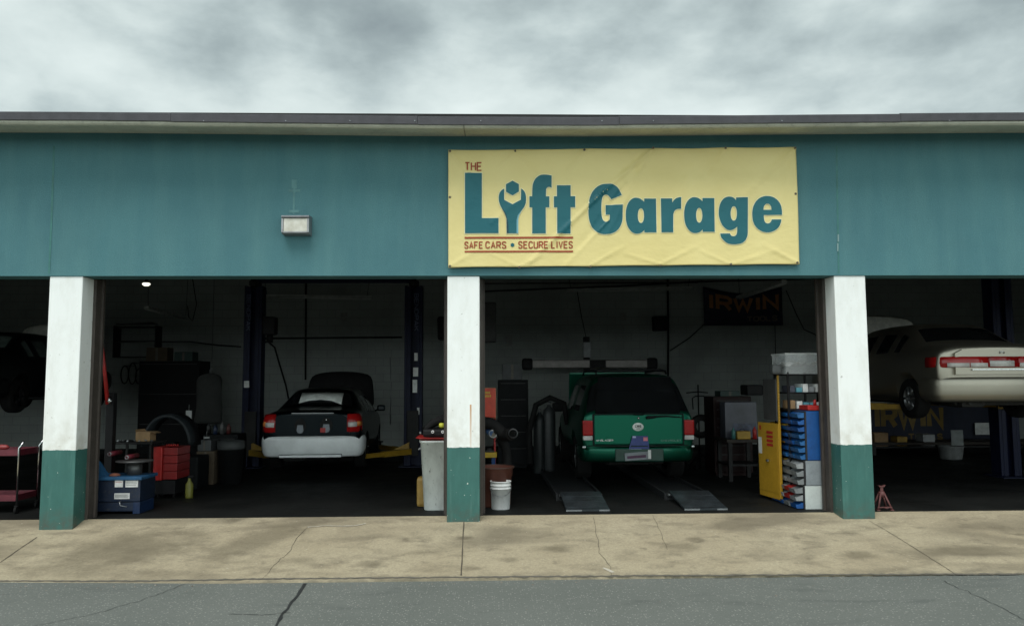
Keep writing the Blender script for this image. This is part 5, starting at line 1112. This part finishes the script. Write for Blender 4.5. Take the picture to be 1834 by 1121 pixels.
# hoses
def hose(label, pts, r, m=None, ribs=True):
    P3 = [Vector((P(a, b_, Y)[0], Y, P(a, b_, Y)[1])) for a, b_, Y in pts]; out = []
    for i in range(len(P3)-1):
        p0, p1, p2, p3 = P3[max(0, i-1)], P3[i], P3[i+1], P3[min(len(P3)-1, i+2)]
        n_ = max(4, int((p2-p1).length/.012))
        for k in range(n_):
            t = k/n_; out.append(.5*((2*p1)+(p2-p0)*t+(2*p0-5*p1+4*p2-p3)*t*t+(3*p1-p0-3*p2+p3)*t**3))
    out.append(P3[-1]); T = thing('exhaust_hose', label, 'hose', (P3[0].x, P3[0].y, P3[-1].z), 'black exhaust extraction hoses')
    mb = MB(); mb.tube(out, [r*(1+(.07 if (k % 2 and ribs) else 0)) for k in range(len(out))], 12); mb.build('hose_tube', m or black_rubber, T); return T, out
T, o1 = hose('fat black hose arching out from behind the middle pillar to a steel coupling', [(850, 765, 1.3), (868, 757, 1.25), (885, 762, 1.2), (903, 778, 1.15), (915, 778, 1.05)], .075)
x, z = P(919, 776, 1.0); mb = MB(); mb.lathe([(.055, .97), (.062, .975), (.062, 1.04), (.05, 1.045), (.05, .975)], (x, 0, z), 'Y', 24); mb.build('hose_coupling', steel, T)
T, o1 = hose('black hose drooping straight down toward the brown drum', [(893, 785, 1.35), (905, 800, 1.3), (908, 822, 1.3), (906, 850, 1.3), (904, 880, 1.3)], .06)
Yp = 1.15; x, z = P(883, 777, Yp); T = thing('blue_pipe', 'short blue pipe with a pale steel ring end beside the hoses', 'pipe', (x, Yp, z))
mb = MB(); mb.cyl((x, Yp, z), (x-.10, Yp+.35, z+.06), .052, 24); mb.build('pipe_body', mat('blue_pipe_paint', (.02, .07, .18), .4), T)
mb = MB(); mb.lathe([(.040, Yp-.012), (.057, Yp-.014), (.060, Yp), (.058, Yp+.03), (.054, Yp+.03)], (x, 0, z), 'Y', 26); mb.build('ring_end', steel, T)
mb = MB(); mb.cyl((x, Yp-.003, z), (x, Yp-.0035, z), .040, 22); mb.build('pipe_mouth', mat('dusty_inside', (.12, .11, .09), .8), T)
# brown drum and white bucket
Yd = .98; x1, zt_ = P(919, 836, Yd); rr = .235; cx = x1-rr; cyd = Yd+.05
T = thing('drum', 'dirty brown plastic drum behind the white bucket', 'drum', (cx, cyd, FZ))
mb = MB(); mb.lathe([(.001, FZ), (.19, FZ), (.2, FZ+.02), (.215, zt_-.12), (.228, zt_-.115), (.23, zt_-.02), (.245, zt_-.015), (.247, zt_), (.225, zt_), (.21, zt_-.12), (.001, zt_-.2)], (cx, cyd, 0), 'Z', 36); mb.build('drum_body', stained('brown_drum', (.13, .045, .03), (.03, .02, .015)), T)
mb = MB(); mb.lathe([(.249, zt_-.006), (.256, zt_), (.249, zt_+.008), (.23, zt_+.008), (.23, zt_+.001)], (cx, cyd, 0), 'Z', 36); mb.build('drum_rim', mat('brown_rim', (.06, .03, .022), .5), T)
x, y = PG(896, 914, FZ); y += .14; zt_ = PZ(863, y-.14, 896); x = (PX(877, y)+PX(915, y))/2; r_ = (PX(915, y, 870)-PX(877, y, 870))/2
T = thing('bucket', 'white plastic bucket with wire handle right of the middle pillar', 'bucket', (x, y, FZ)); h_ = zt_-FZ
mb = MB(); mb.lathe([(.001, FZ), (r_*.84, FZ), (r_*.86, FZ+.008), (r_*.93, FZ+h_*.72), (r_*.985, FZ+h_*.725), (r_*.985, FZ+h_*.745), (r_*.94, FZ+h_*.75), (r_*.945, FZ+h_*.83), (r_*.985, FZ+h_*.835), (r_*.985, FZ+h_*.855), (r_*.95, FZ+h_*.86), (r_*.955, FZ+h_*.96), (r_, FZ+h_*.965), (r_, zt_), (r_*.93, zt_), (r_*.85, FZ+.02), (.001, FZ+.02)], (x, y, 0), 'Z', 40); mb.build('bucket_body', stained('bucket_white', (.72, .73, .72), (.3, .29, .27)), T)
mb = MB(); pts = [(x+r_*1.0*math.cos(t)*1.01, y-.0+r_*-1.04*math.sin(t), FZ+h_*.80-.11*math.sin(t)) for t in [math.pi*k/14 for k in range(15)]]; mb.tube(pts, .0035, 6); mb.build('wire_handle', steel, T)
# dark machines behind
cabinet('tool_cabinet', 'dark grey tool cabinet right of the red sign board', 'cabinet', PX(892, 5.5), PX(946, 5.5), 5.5, 6.0, PZ(680, 5.5), mat('slate_paint', (.006, .007, .008), .6, spec=.15), mat('slate_paint', (.006, .007, .008), .6, spec=.15), 5)
flat_thing('wall_heater', 'dark unit heater hanging high behind the middle pillar', 'heater', 862, 541, 889, 612, 7.0, .5, mat('heater_grey', (.05, .05, .05), .5), .03)
flat_thing('wall_fan', 'dark rounded wall unit left of the middle pillar', 'wall unit', 783, 566, 806, 608, 7.5, .4, black_plastic, .06)
for px, tp, lb, col in ((983, 722, 'tall grey gas cylinder left of the green wagon', (.028, .032, .034)), (966, 735, 'dark gas cylinder left of the grey one', (.010, .014, .015))):
    Yc = 4.6; x = PX(px, Yc); zt_ = PZ(tp, Yc)
    T = thing('gas_cylinder', lb, 'gas cylinder', (x, Yc, FZ), 'gas cylinders'); m_ = mat('cyl_%d' % px, col, .5)
    mb = MB(); mb.lathe([(.001, FZ), (.105, FZ), (.11, FZ+.02), (.11, zt_-.2), (.095, zt_-.12), (.045, zt_-.07), (.03, zt_-.05), (.03, zt_-.03)], (x, Yc, 0), 'Z', 24); mb.build('cylinder_body', m_, T)
    mb = MB(); mb.cyl((x, Yc, zt_-.05), (x, Yc, zt_+.02), .016); mb.cyl((x-.03, Yc-.005, zt_+.005), (x+.03, Yc-.005, zt_+.005), .022, 12); mb.build('valve', steel, T)
pipe('black_hose', 'thick black hose looped over the gas cylinders', 'hose', [(950, 830, 4.3), (948, 770, 4.4), (960, 725, 4.5), (985, 712, 4.5), (1010, 722, 4.5), (1016, 760, 4.5)], .05, black_rubber)
# ================================================================= LEFT MIDDLE BAY
dblue = mat('dark_blue_paint', (.005, .013, .034), .45, var=.35, scale=4, dirt=.4); lblue = mat('light_blue_paint', (.012, .075, .17), .5, dirt=.25)
Yq = .62; x0, zt_ = P(150, 856, Yq); x1 = PX(254, Yq, 880)
T = thing('tyre_changer', 'blue tyre changer with white safety stickers beside the left pillar', 'tyre changer', ((x0+x1)/2, Yq+.3, FZ))
zm = PZ(893, Yq); mb = MB(); mb.box(x0, x1-.02, Yq, Yq+.45, zm+.004, zt_-.03, bev=.012); mb.build('cabinet_body', dblue, T)
mb = MB(); mb.box(x0, x1-.10, Yq+.012, Yq+.45, FZ+.03, zm, bev=.008); mb.build('lower_panel', dblue, T)
mb = MB(); mb.box(x1-.105, x1-.02, Yq+.004, Yq+.42, FZ, zm, bev=.008); mb.build('foot', mat('mid_blue', (.004, .018, .06), .4), T)
mb = MB(); mb.box(x0-.01, x1, Yq-.02, Yq+.47, zt_-.028, zt_+.012, bev=.008); mb.build('top_rim', lblue, T)
xa_ = PX(165, Yq+.05); xb_ = PX(195, Yq+.05); zc = PZ(821, Yq+.05); mb = MB(); mb.prism([(xa_-.05, zt_+.013), (xb_+.02, zt_+.013), (xa_+.10, zc), (xa_-.05, zc)], Yq+.04, Yq+.12); mb.bevel(.008); mb.build('side_bracket', lblue, T)
for a in ((206, 856, 220, 872), (225, 856, 247, 872), (205, 883, 232, 893)):
    xa_, za_ = P(a[0], a[1], Yq-.004); xb_, zb_ = P(a[2], a[3], Yq-.004); mb = MB(); mb.box(xa_, xb_, Yq-.006, Yq-.001, zb_, za_, bev=.001); lb = mb.build('sticker', paper, T)
    mb = MB(); n_ = 4 if a[0] != 206 else 1
    for k in range(n_):
        zz = za_-(za_-zb_)*(.25+.5*k/max(1, n_-1) if n_ > 1 else .45); mb.box(xa_+.008, xb_-.012-.01*(k % 2), Yq-.0075, Yq-.0065, zz-.002, zz+.002)
    if n_ == 1: mb.box(xa_+.004, xb_-.004, Yq-.0078, Yq-.0068, za_-.014, za_-.004)
    mb.build('sticker_print', red_paint if n_ == 1 else dark_metal, lb)
x, z = P(216, 900, Yq-.01); mb = MB(); mb.tube([(x, Yq-.0, z+.02), (x, Yq-.04, z+.01), (x+.01, Yq-.04, z-.03), (x+.09, Yq-.04, z-.045)], .006); mb.build('pedal_hook', steel, T)
x, z = P(245, 826, Yq+.3); mb = MB(); mb.lathe([(.001, z), (.20, z), (.22, z+.008), (.22, z+.02), (.001, z+.024)], (x, Yq+.24, 0), 'Z', 36); mb.cyl((x, Yq+.24, zt_), (x, Yq+.24, z), .09, 20); mb.build('turntable', mat('worn_steel', (.10, .10, .10), .45, .6), T)
for px, py in ((196, 813), (227, 819)):
    x, z = P(px, py, Yq+.15); mb = MB(); mb.cyl((x, Yq+.15, z), (x, Yq+.45, z), .03, 18); cy_ = mb.build('clamp_cylinder', mat('maroon_paint', (.11, .012, .02), .4), T); mb = MB(); mb.lathe([(.014, Yq+.145), (.024, Yq+.14), (.026, Yq+.149)], (x, 0, z), 'Y', 18); mb.build('ring', steel, cy_)
x = PX(172, Yq+.35); mb = MB(); mb.box(x-.045, x+.045, Yq+.3, Yq+.42, zt_, PZ(640, Yq+.3), bev=.01); mb.build('column', black_plastic, T)
x, z = P(171, 815, Yq+.28); mb = MB(); mb.box(x-.012, x+.014, Yq+.28, Yq+.297, z-.09, z+.10); mb.build('gauge_strip', paper, T)
# things lying on the changer
x, z = P(205, 840, Yq+.1); simple('rag', 'rust coloured rag lying on the blue tyre changer', 'rag', lambda m: m.lathe([(.001, zt_+.013), (.07, zt_+.014), (.06, zt_+.03), (.03, zt_+.045), (.001, zt_+.04)], (x, Yq+.12, 0), 'Z', 9), mat('rust_rag', (.2, .07, .04), .9))
# red rail
mb = MB(); a = P(178, 566, 1.3); b_ = P(193, 724, 1.3); mb.tube([(a[0], 1.3, a[1]), ((a[0]+b_[0])/2-.0, 1.3, (a[1]+b_[1])/2), (b_[0], 1.3, b_[1])], [.012, .022, .028]); 
T = thing('engine_hoist', 'red hoist arm rising beside the left pillar on a dark mast', 'hoist', (b_[0], 1.4, FZ)); mb.build('red_arm', red_paint, T)
mb = MB(); mb.box(b_[0]-.05, b_[0]+.05, 1.36, 1.46, FZ+.05, b_[1]+.15, bev=.008); mb.box(b_[0]-.3, b_[0]+.3, 1.3, 1.36, FZ, FZ+.05); mb.box(b_[0]-.3, b_[0]-.24, 1.37, 2.4, FZ, FZ+.05); mb.box(b_[0]+.24, b_[0]+.3, 1.37, 2.4, FZ, FZ+.05); mb.build('mast', black_plastic, T)
x, z = P(196, 718, 1.28); mb = MB(); mb.cyl((x, 1.28, z-.05), (x, 1.28, z+.06), .014, 10); mb.cyl((x-.03, 1.28, z), (x+.03, 1.28, z), .010, 10); mb.build('valve', chrome, T)
# red tool box hung beyond
Yx = 1.9; x0, z1 = P(275, 800, Yx); x1, z0 = P(315, 860, Yx)
T = thing('red_tool_cabinet', 'bright red side cabinet standing behind the blue tyre changer', 'cabinet', ((x0+x1)/2, Yx+.2, FZ))
xm = PX(294, Yx); mb = MB(); mb.box(x0, xm, Yx, Yx+.5, z0, z1, bev=.012); mb.build('side_panel', red_paint, T)
for k in range(4):
    a = z0+.01+(z1-z0-.02)*k/4; mb = MB(); mb.box(xm+.004, x1, Yx+.03, Yx+.5, a, a+(z1-z0)/4-.012, bev=.006); mb.build('drawer', mat('deep_red', (.22, .012, .012), .4), T)
mb = MB(); mb.box(x0+.02, x1-.02, Yx+.03, Yx+.48, FZ+.06, z0-.001); mb.build('base_frame', black_plastic, T)
for a in (x0+.05, x1-.05):
    for b_ in (Yx+.08, Yx+.42): mb = MB(); mb.cyl((a-.012, b_, FZ+.028), (a+.012, b_, FZ+.028), .028, 14); mb.build('castor', black_rubber, T)
mb = MB()
for k in range(6): mb.cyl((x0+.16+k*.03, Yx+.06, z1), (x0+.16+k*.03, Yx+.06, z1+.03), .008, 8)
mb.build('socket_row', red_paint, T)
# bench with clutter
Yb = 1.75; x0, zt_ = P(196, 792, Yb); x1 = PX(273, Yb, 792)
T = thing('work_table', 'small dark work table piled with tools behind the tyre changer', 'table', ((x0+x1)/2, Yb+.2, FZ))
mb = MB(); mb.box(x0, x1, Yb, Yb+.5, zt_-.03, zt_, bev=.004); mb.build('table_top', dark_metal, T)
for a in (x0+.02, x1-.05):
    for b_ in (Yb+.02, Yb+.45): mb = MB(); mb.box(a, a+.03, b_, b_+.03, FZ, zt_-.032); mb.build('leg', dark_metal, T)
x0c, z1c = P(243, 769, Yb+.1); x1c, _ = P(269, 769, Yb+.1)
T = thing('carton', 'small open brown carton on the dark work table', 'box', ((x0c+x1c)/2, Yb+.2, zt_)); mb = MB(); mb.box(x0c, x1c, Yb+.1, Yb+.3, zt_+.002, z1c-.03, bev=.004); mb.build('carton_body', brown, T)
mb = MB(); mb.quad((x0c, Yb+.1, z1c-.03), (x1c-.05, Yb+.1, z1c-.03), (x1c-.06, Yb+.07, z1c+.01), (x0c+.01, Yb+.06, z1c)); mb.quad((x1c, Yb+.1, z1c-.03), (x1c, Yb+.3, z1c-.03), (x1c+.07, Yb+.3, z1c-.05), (x1c+.07, Yb+.1, z1c-.05)); mb.build('flap', brown, T, thick=.004)
for k in range(12):
    xx = random.uniform(x0+.04, x1-.04); yy = random.uniform(Yb+.03, Yb+.09)+(k % 3)*.13*0; an = random.uniform(0, 3.1); ln_ = random.uniform(.03, .07)
    if k < 7:
        mb = MB(); xx = x0+.06+(x1-x0-.12)*k/6; mb.cyl((xx-ln_*math.cos(an)*.6, yy+.01, zt_+.012), (xx+ln_*math.cos(an)*.6, yy+.03, zt_+.012+.02*(k % 2)), .010, 8, .006); mb.lathe([(.006, zt_+.002), (.013, zt_+.002), (.013, zt_+.024), (.006, zt_+.024), (.006, zt_+.002)], (xx, yy+.05, 0), 'Z', 10)
        tag(mb.build('hand_tool', steel), 'loose steel socket or spanner on the dark work table', 'tool', 'loose tools on the dark work table')
# wheel balancer
Yw = 2.7; x0, zc = P(252, 800, Yw); x1 = PX(342, Yw, 800); ztop_ = PZ(738, Yw); cx = (x0+x1)/2; rr = (x1-x0)/2
T = thing('wheel_balancer', 'wheel balancer with big arched black guard behind the brown carton', 'wheel balancer', (cx, Yw+.3, FZ))
mb = MB(); pts = []
rows = []
for k in range(19):
    t = math.pi*k/18; c, s_ = math.cos(t), math.sin(t); hh = ztop_-zc
    rows.append([(cx-rr*c, Yw, zc+hh*s_), (cx-rr*.90*c, Yw-.01, zc+hh*.90*s_), (cx-rr*.90*c, Yw+.40, zc+hh*.90*s_), (cx-rr*c, Yw+.42, zc+hh*s_)])
mb.grid(rows, close=True); bmesh.ops.holes_fill(mb.bm, edges=mb.bm.edges); mb.build('wheel_guard', mat('guard_grey', (.016, .020, .023), .5, spec=.25), T)
mb = MB(); mb.box(cx-.1, cx+rr*1.2, Yw+.1, Yw+.6, FZ, PZ(815, Yw), bev=.03); mb.cyl((cx+.05, Yw+.1, zc+.02), (cx+.05, Yw+.32, zc+.02), .03); mb.build('cabinet_body', mat('slate_paint', (.006, .007, .008), .6, spec=.15), T)
x, z = P(337, 862, 1.9); T = thing('spray_bottle', 'yellow bottle on the floor right of the red side cabinet', 'bottle', (x, 1.9, FZ)); mb = MB(); mb.lathe([(.001, FZ), (.05, FZ), (.052, FZ+.02), (.052, FZ+.19), (.02, FZ+.24), (.018, FZ+.28)], (x, 1.95, 0), 'Z', 16); mb.build('bottle_body', mat('olive_yellow', (.14, .14, .02), .5), T); mb = MB(); mb.box(x-.015, x+.05, 1.93, 1.97, FZ+.275, FZ+.31, bev=.006); mb.build('trigger', black_plastic, T)
# shelving and cabinets at the back left
Yf = 8.8; x0, z1 = P(205, 583, Yf); x1, z0 = P(276, 640, Yf)
T = thing('wall_rack', 'dark wire rack with tubes fixed to the back wall', 'rack', ((x0+x1)/2, Yf, z0))
mb = MB(); 
for k, z in enumerate((z0, (z0+z1)/2, z1-.04)): mb.box(x0, x1, Yf, Yf+.35, z, z+.02)
mb.build('rack_shelf', dark_metal, T)
for a in (x0-.02, x1): mb = MB(); mb.box(a, a+.02, Yf, Yf+.35, z0, z1); mb.build('rack_frame', dark_metal, T)
for k in range(5): mb = MB(); mb.cyl((x0+.06+k*.03, Yf-.05+k*.02, z1-.02+.045+.0*k), (x1+.08-k*.04, Yf-.05+k*.02, z1+.025+.01*k), .015, 8); tag(mb.build('steel_tube', mat('dull_tube', (.1, .1, .1), .5, .5)), 'thin dull tube lying across the top of the wire rack', 'tube', 'tubes on the wire rack')
cabinet('tall_cabinet', 'tall dark double cabinet against the back wall left of the lift', 'cabinet', PX(248, 8.2), PX(356, 8.2), 8.2, 8.9, PZ(644, 8.2), mat('near_black', (.004, .004, .005), .6, spec=.15), mat('near_black', (.004, .004, .005), .6, spec=.15), 3)
cabinet('low_cabinet', 'low dark cabinet below the lift post on the left', 'cabinet', PX(366, 4.4), PX(428, 4.4), 4.4, 4.9, PZ(775, 4.4), mat('slate_paint', (.006, .007, .008), .6, spec=.15), mat('slate_paint', (.006, .007, .008), .6, spec=.15), 4)
Yh = 5.0; x, z = P(376, 668, Yh); T = thing('overalls', 'dark work overalls hanging from a hook left of the lift post', 'overalls', (x, Yh, z-.9))
mb = MB(); rows = []
for z_, w_, d_ in ((0, .05, .04), (-.03, .16, .07), (-.10, .24, .09), (-.3, .22, .10), (-.6, .23, .09), (-.85, .25, .08), (-.9, .24, .05)):
    rows.append([(x+w_*math.cos(t)*(1+.1*math.sin(5*t+z_*9)), Yh+d_*math.sin(t), z+z_) for t in [2*math.pi*k/20 for k in range(20)]])
mb.grid(rows, close=True); bmesh.ops.holes_fill(mb.bm, edges=mb.bm.edges)
mb.build('fabric', mat('dusty_cloth', (.014, .015, .014), .9), T, sub=1)
mb = MB(); mb.tube([(x, Yh, z-.01), (x, Yh, z+.06), (x+.03, Yh, z+.09), (x+.05, Yh, z+.06)], .006); mb.build('hook', steel, T); mb = MB(); mb.tube([(x+.03, Yh, z+.09), (x+.03, Yh, 4.27)], .004); mb.build('hanging_wire', dark_metal, T)
for px, py, px2, py2, lb in ((333, 735, 343, 752, 'pale tag hanging above the wheel balancer'), (365, 782, 375, 790, 'small pale label left of the dark bin'),):
    xa_, za_ = P(px, py, 4.2); xb_, zb_ = P(px2, py2, 4.2); mb = MB(); mb.box(xa_, xb_, 4.2, 4.21, zb_, za_, bev=.003); mb.tube([((xa_+xb_)/2, 4.205, za_), ((xa_+xb_)/2, 4.205, za_+.1)], .003, 5); tag(mb.build('paper_tag', mat('dim_paper', (.3, .31, .31), .6)), lb, 'tag')
Yn = 3.6; x, zt_ = P(414, 789, Yn); T = thing('rubbish_bin', 'dark bin with a pale folded liner rim left of the lift post', 'bin', (x, Yn, FZ)); mb = MB(); mb.lathe([(.001, FZ), (.17, FZ), (.2, zt_-.1), (.205, zt_-.1)], (x, Yn, 0), 'Z', 24); mb.build('bin_body', mat('dark_grey_plastic', (.010, .011, .012), .5), T); mb = MB(); mb.lathe([(.207, zt_-.13), (.215, zt_-.12), (.212, zt_), (.19, zt_), (.18, zt_-.2), (.001, zt_-.3)], (x, Yn, 0), 'Z', 24); mb.build('liner', mat('pale_liner', (.05, .055, .055), .6), T)
# dim clutter deep in the bays
def crate(px0, py0, px1, Y, base, m, label, name='carton', dep=.35, grp=None):
    x0_, z1_ = P(px0, py0, Y); x1_ = PX(px1, Y, py0); T = thing(name, label, 'box', ((x0_+x1_)/2, Y, base), grp)
    mb = MB(); mb.box(x0_, x1_, Y, Y+dep, base+.001, z1_, bev=.008); mb.build('box_body', m, T)
    mb = MB(); mb.box(x0_+(x1_-x0_)*.44, x1_-(x1_-x0_)*.44, Y-.002, Y-.0005, base+.01, z1_-.01); mb.build('tape', mat('dim_tape', (.10, .09, .07), .5), T); return T, z1_
dcard = mat('dim_card', (.07, .05, .03), .8); dgrey = mat('dim_grey_box', (.06, .065, .068), .6); dgreen = mat('dim_green_box', (.02, .045, .04), .6)
_, zz_ = crate(560, 822, 596, 8.0, FZ, dgrey, 'dim grey box on the floor behind the black saloon, left one'); crate(638, 826, 668, 8.2, FZ, dcard, 'dim brown box on the floor behind the black saloon, right one')
_, zz_ = crate(352, 808, 384, 3.4, FZ, dcard, 'dim brown carton on the floor right of the wheel balancer'); crate(354, 788, 378, 3.42, zz_, dgrey, 'small grey carton stacked on the brown one right of the wheel balancer')
crate(900, 652, 935, 5.55, PZ(680, 5.5), dgrey, 'grey box on top of the dark grey tool cabinet')
crate(262, 622, 300, 8.3, PZ(644, 8.2), dcard, 'brown box on the left of the tall dark cabinet top'); crate(312, 630, 345, 8.3, PZ(644, 8.2), dgreen, 'green box on the right of the tall dark cabinet top')
crate(1290, 700, 1325, 4.1, PZ(712, 4.0), dgreen, 'dark green box on the dark red tool chest')
for k, px in enumerate((372, 384, 396, 408)):
    Y = 4.45; x = PX(px, Y); zb_ = PZ(775, 4.4); h_ = (.20, .16, .22, .18)[k]; c_ = ('black', 'dull blue', 'grey', 'dull red')[k]; col = ((.008, .008, .008), (.01, .02, .05), (.07, .07, .07), (.07, .012, .01))[k]
    mb = MB(); mb.lathe([(.001, zb_+.001), (.035, zb_+.002), (.036, zb_+h_*.7), (.014, zb_+h_*.85), (.013, zb_+h_), (.001, zb_+h_)], (x, Y+.1, 0), 'Z', 14); tag(mb.build('fluid_bottle', mat('bottle_%s' % 'abcd'[k], col, .45)), '%s fluid bottle on the low dark cabinet' % c_, 'bottle', 'fluid bottles on the low cabinet')
for k, (px, py) in enumerate(((224, 655), (238, 650), (250, 660))):
    Y = 9.9; x, z = P(px, py, Y); h_ = (.42, .5, .36)[k]; mb = MB(); pts = [(x+.09*math.sin(t), Y, z-h_/2+h_/2*math.cos(t)) for t in [2*math.pi*q/24 for q in range(25)]]; mb.tube(pts, .014, 6); mb.tube([(x, Y+.5, z+.01), (x, Y-.02, z+.0)], .008, 6); tag(mb.build('fan_belt', black_rubber), ('left', 'middle', 'right')[k]+' black belt hanging on a peg below the wire rack', 'belt', 'belts hanging on the back wall')
# grimy notices on the walls
for a in ((610, 560, 622, 575), (1110, 560, 1122, 574), (905, 600, 918, 620)):
    xa_, za_ = P(a[0], a[1], YW-.02); xb_, zb_ = P(a[2], a[3], YW-.02)
    mb = MB(); mb.box(xa_, xb_, YW-.015, YW-.005, zb_, za_); tag(mb.build('wall_notice', mat('dim_notice', (.30, .31, .29), .7)), {610: 'small sheet pinned to the wall above the black saloon', 1110: 'small sheet pinned to the wall left of the black box', 905: 'small sheet pinned to the wall above the dark grey tool cabinet'}[a[0]], 'notice')
# ================================================================= LEFT BAY: trolley
Yc = .75; x1, z1 = P(38, 805, Yc); x0 = x1-.75; z0 = PZ(915, Yc, 20)
T = thing('service_trolley', 'maroon service trolley with chrome posts at the left edge', 'trolley', ((x0+x1)/2, Yc, FZ))
mar = mat('maroon_tray', (.13, .018, .03), .4, dirt=.2)
for pyy in (805, 886):
    z = PZ(pyy, Yc, 20); mb = MB(); mb.box(x0, x1-.03, Yc-.0, Yc+.45, z-.075, z-.06); mb.box(x0, x1-.03, Yc-.0, Yc+.012, z-.0585, z+.0); mb.box(x0, x1-.03, Yc+.438, Yc+.45, z-.0585, z); mb.box(x1-.045, x1-.031, Yc+.0125, Yc+.4375, z-.0585, z); mb.build('tray', mar, T)
for a in (x0, x1-.02):
    for b_ in (Yc-.01, Yc+.44):
        mb = MB(); mb.tube([(a, b_, FZ+.09), (a, b_, z1+.02), (a+(.05 if a > x0+.1 else 0), b_+.01, z1+.10)], .013); mb.build('post', chrome, T)
        mb = MB(); mb.cyl((a-.014, b_, FZ+.042), (a+.014, b_, FZ+.042), .042, 18); mb.box(a-.02, a+.02, b_-.02, b_+.02, FZ+.085, FZ+.1); mb.build('castor', black_rubber, T)
z = PZ(805, Yc, 20); x = PX(4, Yc+.1)
T = thing('impact_gun', 'small red air tool lying on the maroon trolley', 'tool', (x, Yc+.15, z-.058)); mb = MB(); mb.lathe([(.001, -.10), (.03, -.09), (.035, 0), (.03, .06), (.012, .09), (.001, .09)], (x, Yc+.15, z+.02), 'X', 18); mb.build('gun_body', mat('dull_red', (.3, .04, .04), .4), T); mb = MB(); mb.tube([(x-.03, Yc+.15, z+.0), (x-.04, Yc+.13, z-.055)], .018); mb.build('grip', black_plastic, T)
# ================================================================= SKY AND LIGHT
w = bpy.data.worlds.new('World'); sc.world = w; w.use_nodes = True; nt = w.node_tree; bg = nt.nodes['Background']
SUN_EL, SUN_AZ = 60, 195   # high, behind the photographer
sky = nt.nodes.new('ShaderNodeTexSky'); sky.sky_type = 'NISHITA'; sky.sun_disc = False; sky.sun_elevation = R(SUN_EL); sky.sun_rotation = R(SUN_AZ)
tc = nt.nodes.new('ShaderNodeTexCoord'); gen = tc.outputs['Generated']
sx = nt.nodes.new('ShaderNodeSeparateXYZ'); L(nt, gen, sx.inputs[0])
v1 = vscale(nt, gen, (1, 1, 2.2)); n1 = noise(nt, v1, 2.6, 6, .5, .1); v2 = vscale(nt, gen, (1, 1, 1.9)); n2 = noise(nt, v2, 9.0, 7, .55, .15)
f = mth(nt, 'ADD', mth(nt, 'MULTIPLY', n1, .72), mth(nt, 'MULTIPLY', n2, .28))
el = mapr(nt, sx.outputs[2], .31, .43, .11, -.035)
f2 = mth(nt, 'ADD', f, el)
cl = ramp(nt, f2, [(.37, (.155, .188, .195)), (.455, (.215, .258, .26)), (.53, (.30, .352, .350)), (.60, (.39, .445, .435)), (.70, (.47, .525, .51))])
back = mapr(nt, sx.outputs[1], .25, -.8, 1.0, 1.0, True)
KB = 1.7
low = mapr(nt, sx.outputs[2], .0, .5, 1.45, .85, True)
bk = mapr(nt, sx.outputs[1], .25, -.5, 0, 1.0, True)
back = mth(nt, 'ADD', mth(nt, 'SUBTRACT', 1.0, bk), mth(nt, 'MULTIPLY', bk, mth(nt, 'MULTIPLY', low, KB)))
zen = mapr(nt, sx.outputs[2], .45, .95, 1.0, 1.1, True)
cm = nt.nodes.new('ShaderNodeVectorMath'); cm.operation = 'SCALE'; L(nt, cl, cm.inputs[0]); L(nt, mth(nt, 'MULTIPLY', back, zen), cm.inputs['Scale'])
sk = nt.nodes.new('ShaderNodeVectorMath'); sk.operation = 'SCALE'; L(nt, sky.outputs[0], sk.inputs[0]); sk.inputs['Scale'].default_value = .1
L(nt, mixc(nt, .95, sk.outputs[0], cm.outputs[0]), bg.inputs['Color']); bg.inputs['Strength'].default_value = 1.0
sd = bpy.data.lights.new('sun', 'SUN'); sd.energy = 1.5; sd.angle = R(38); sd.color = (1, .98, .95)
so = bpy.data.objects.new('sun', sd); COL.objects.link(so)
az = R(SUN_AZ); dirv = Vector((math.sin(az)*math.cos(R(SUN_EL)), math.cos(az)*math.cos(R(SUN_EL)), math.sin(R(SUN_EL))))
so.rotation_euler = dirv.to_track_quat('Z', 'Y').to_euler(); so.location = dirv*30
vs = sc.view_settings; vs.view_transform = 'Standard'; vs.look = 'None'; vs.exposure = .8; vs.gamma = 1; vs.use_curve_mapping = False
sc.cycles.use_denoising = True; sc.cycles.max_bounces = 8; sc.cycles.diffuse_bounces = 4; sc.cycles.caustics_reflective = False; sc.cycles.caustics_refractive = False; sc.cycles.sample_clamp_indirect = 4
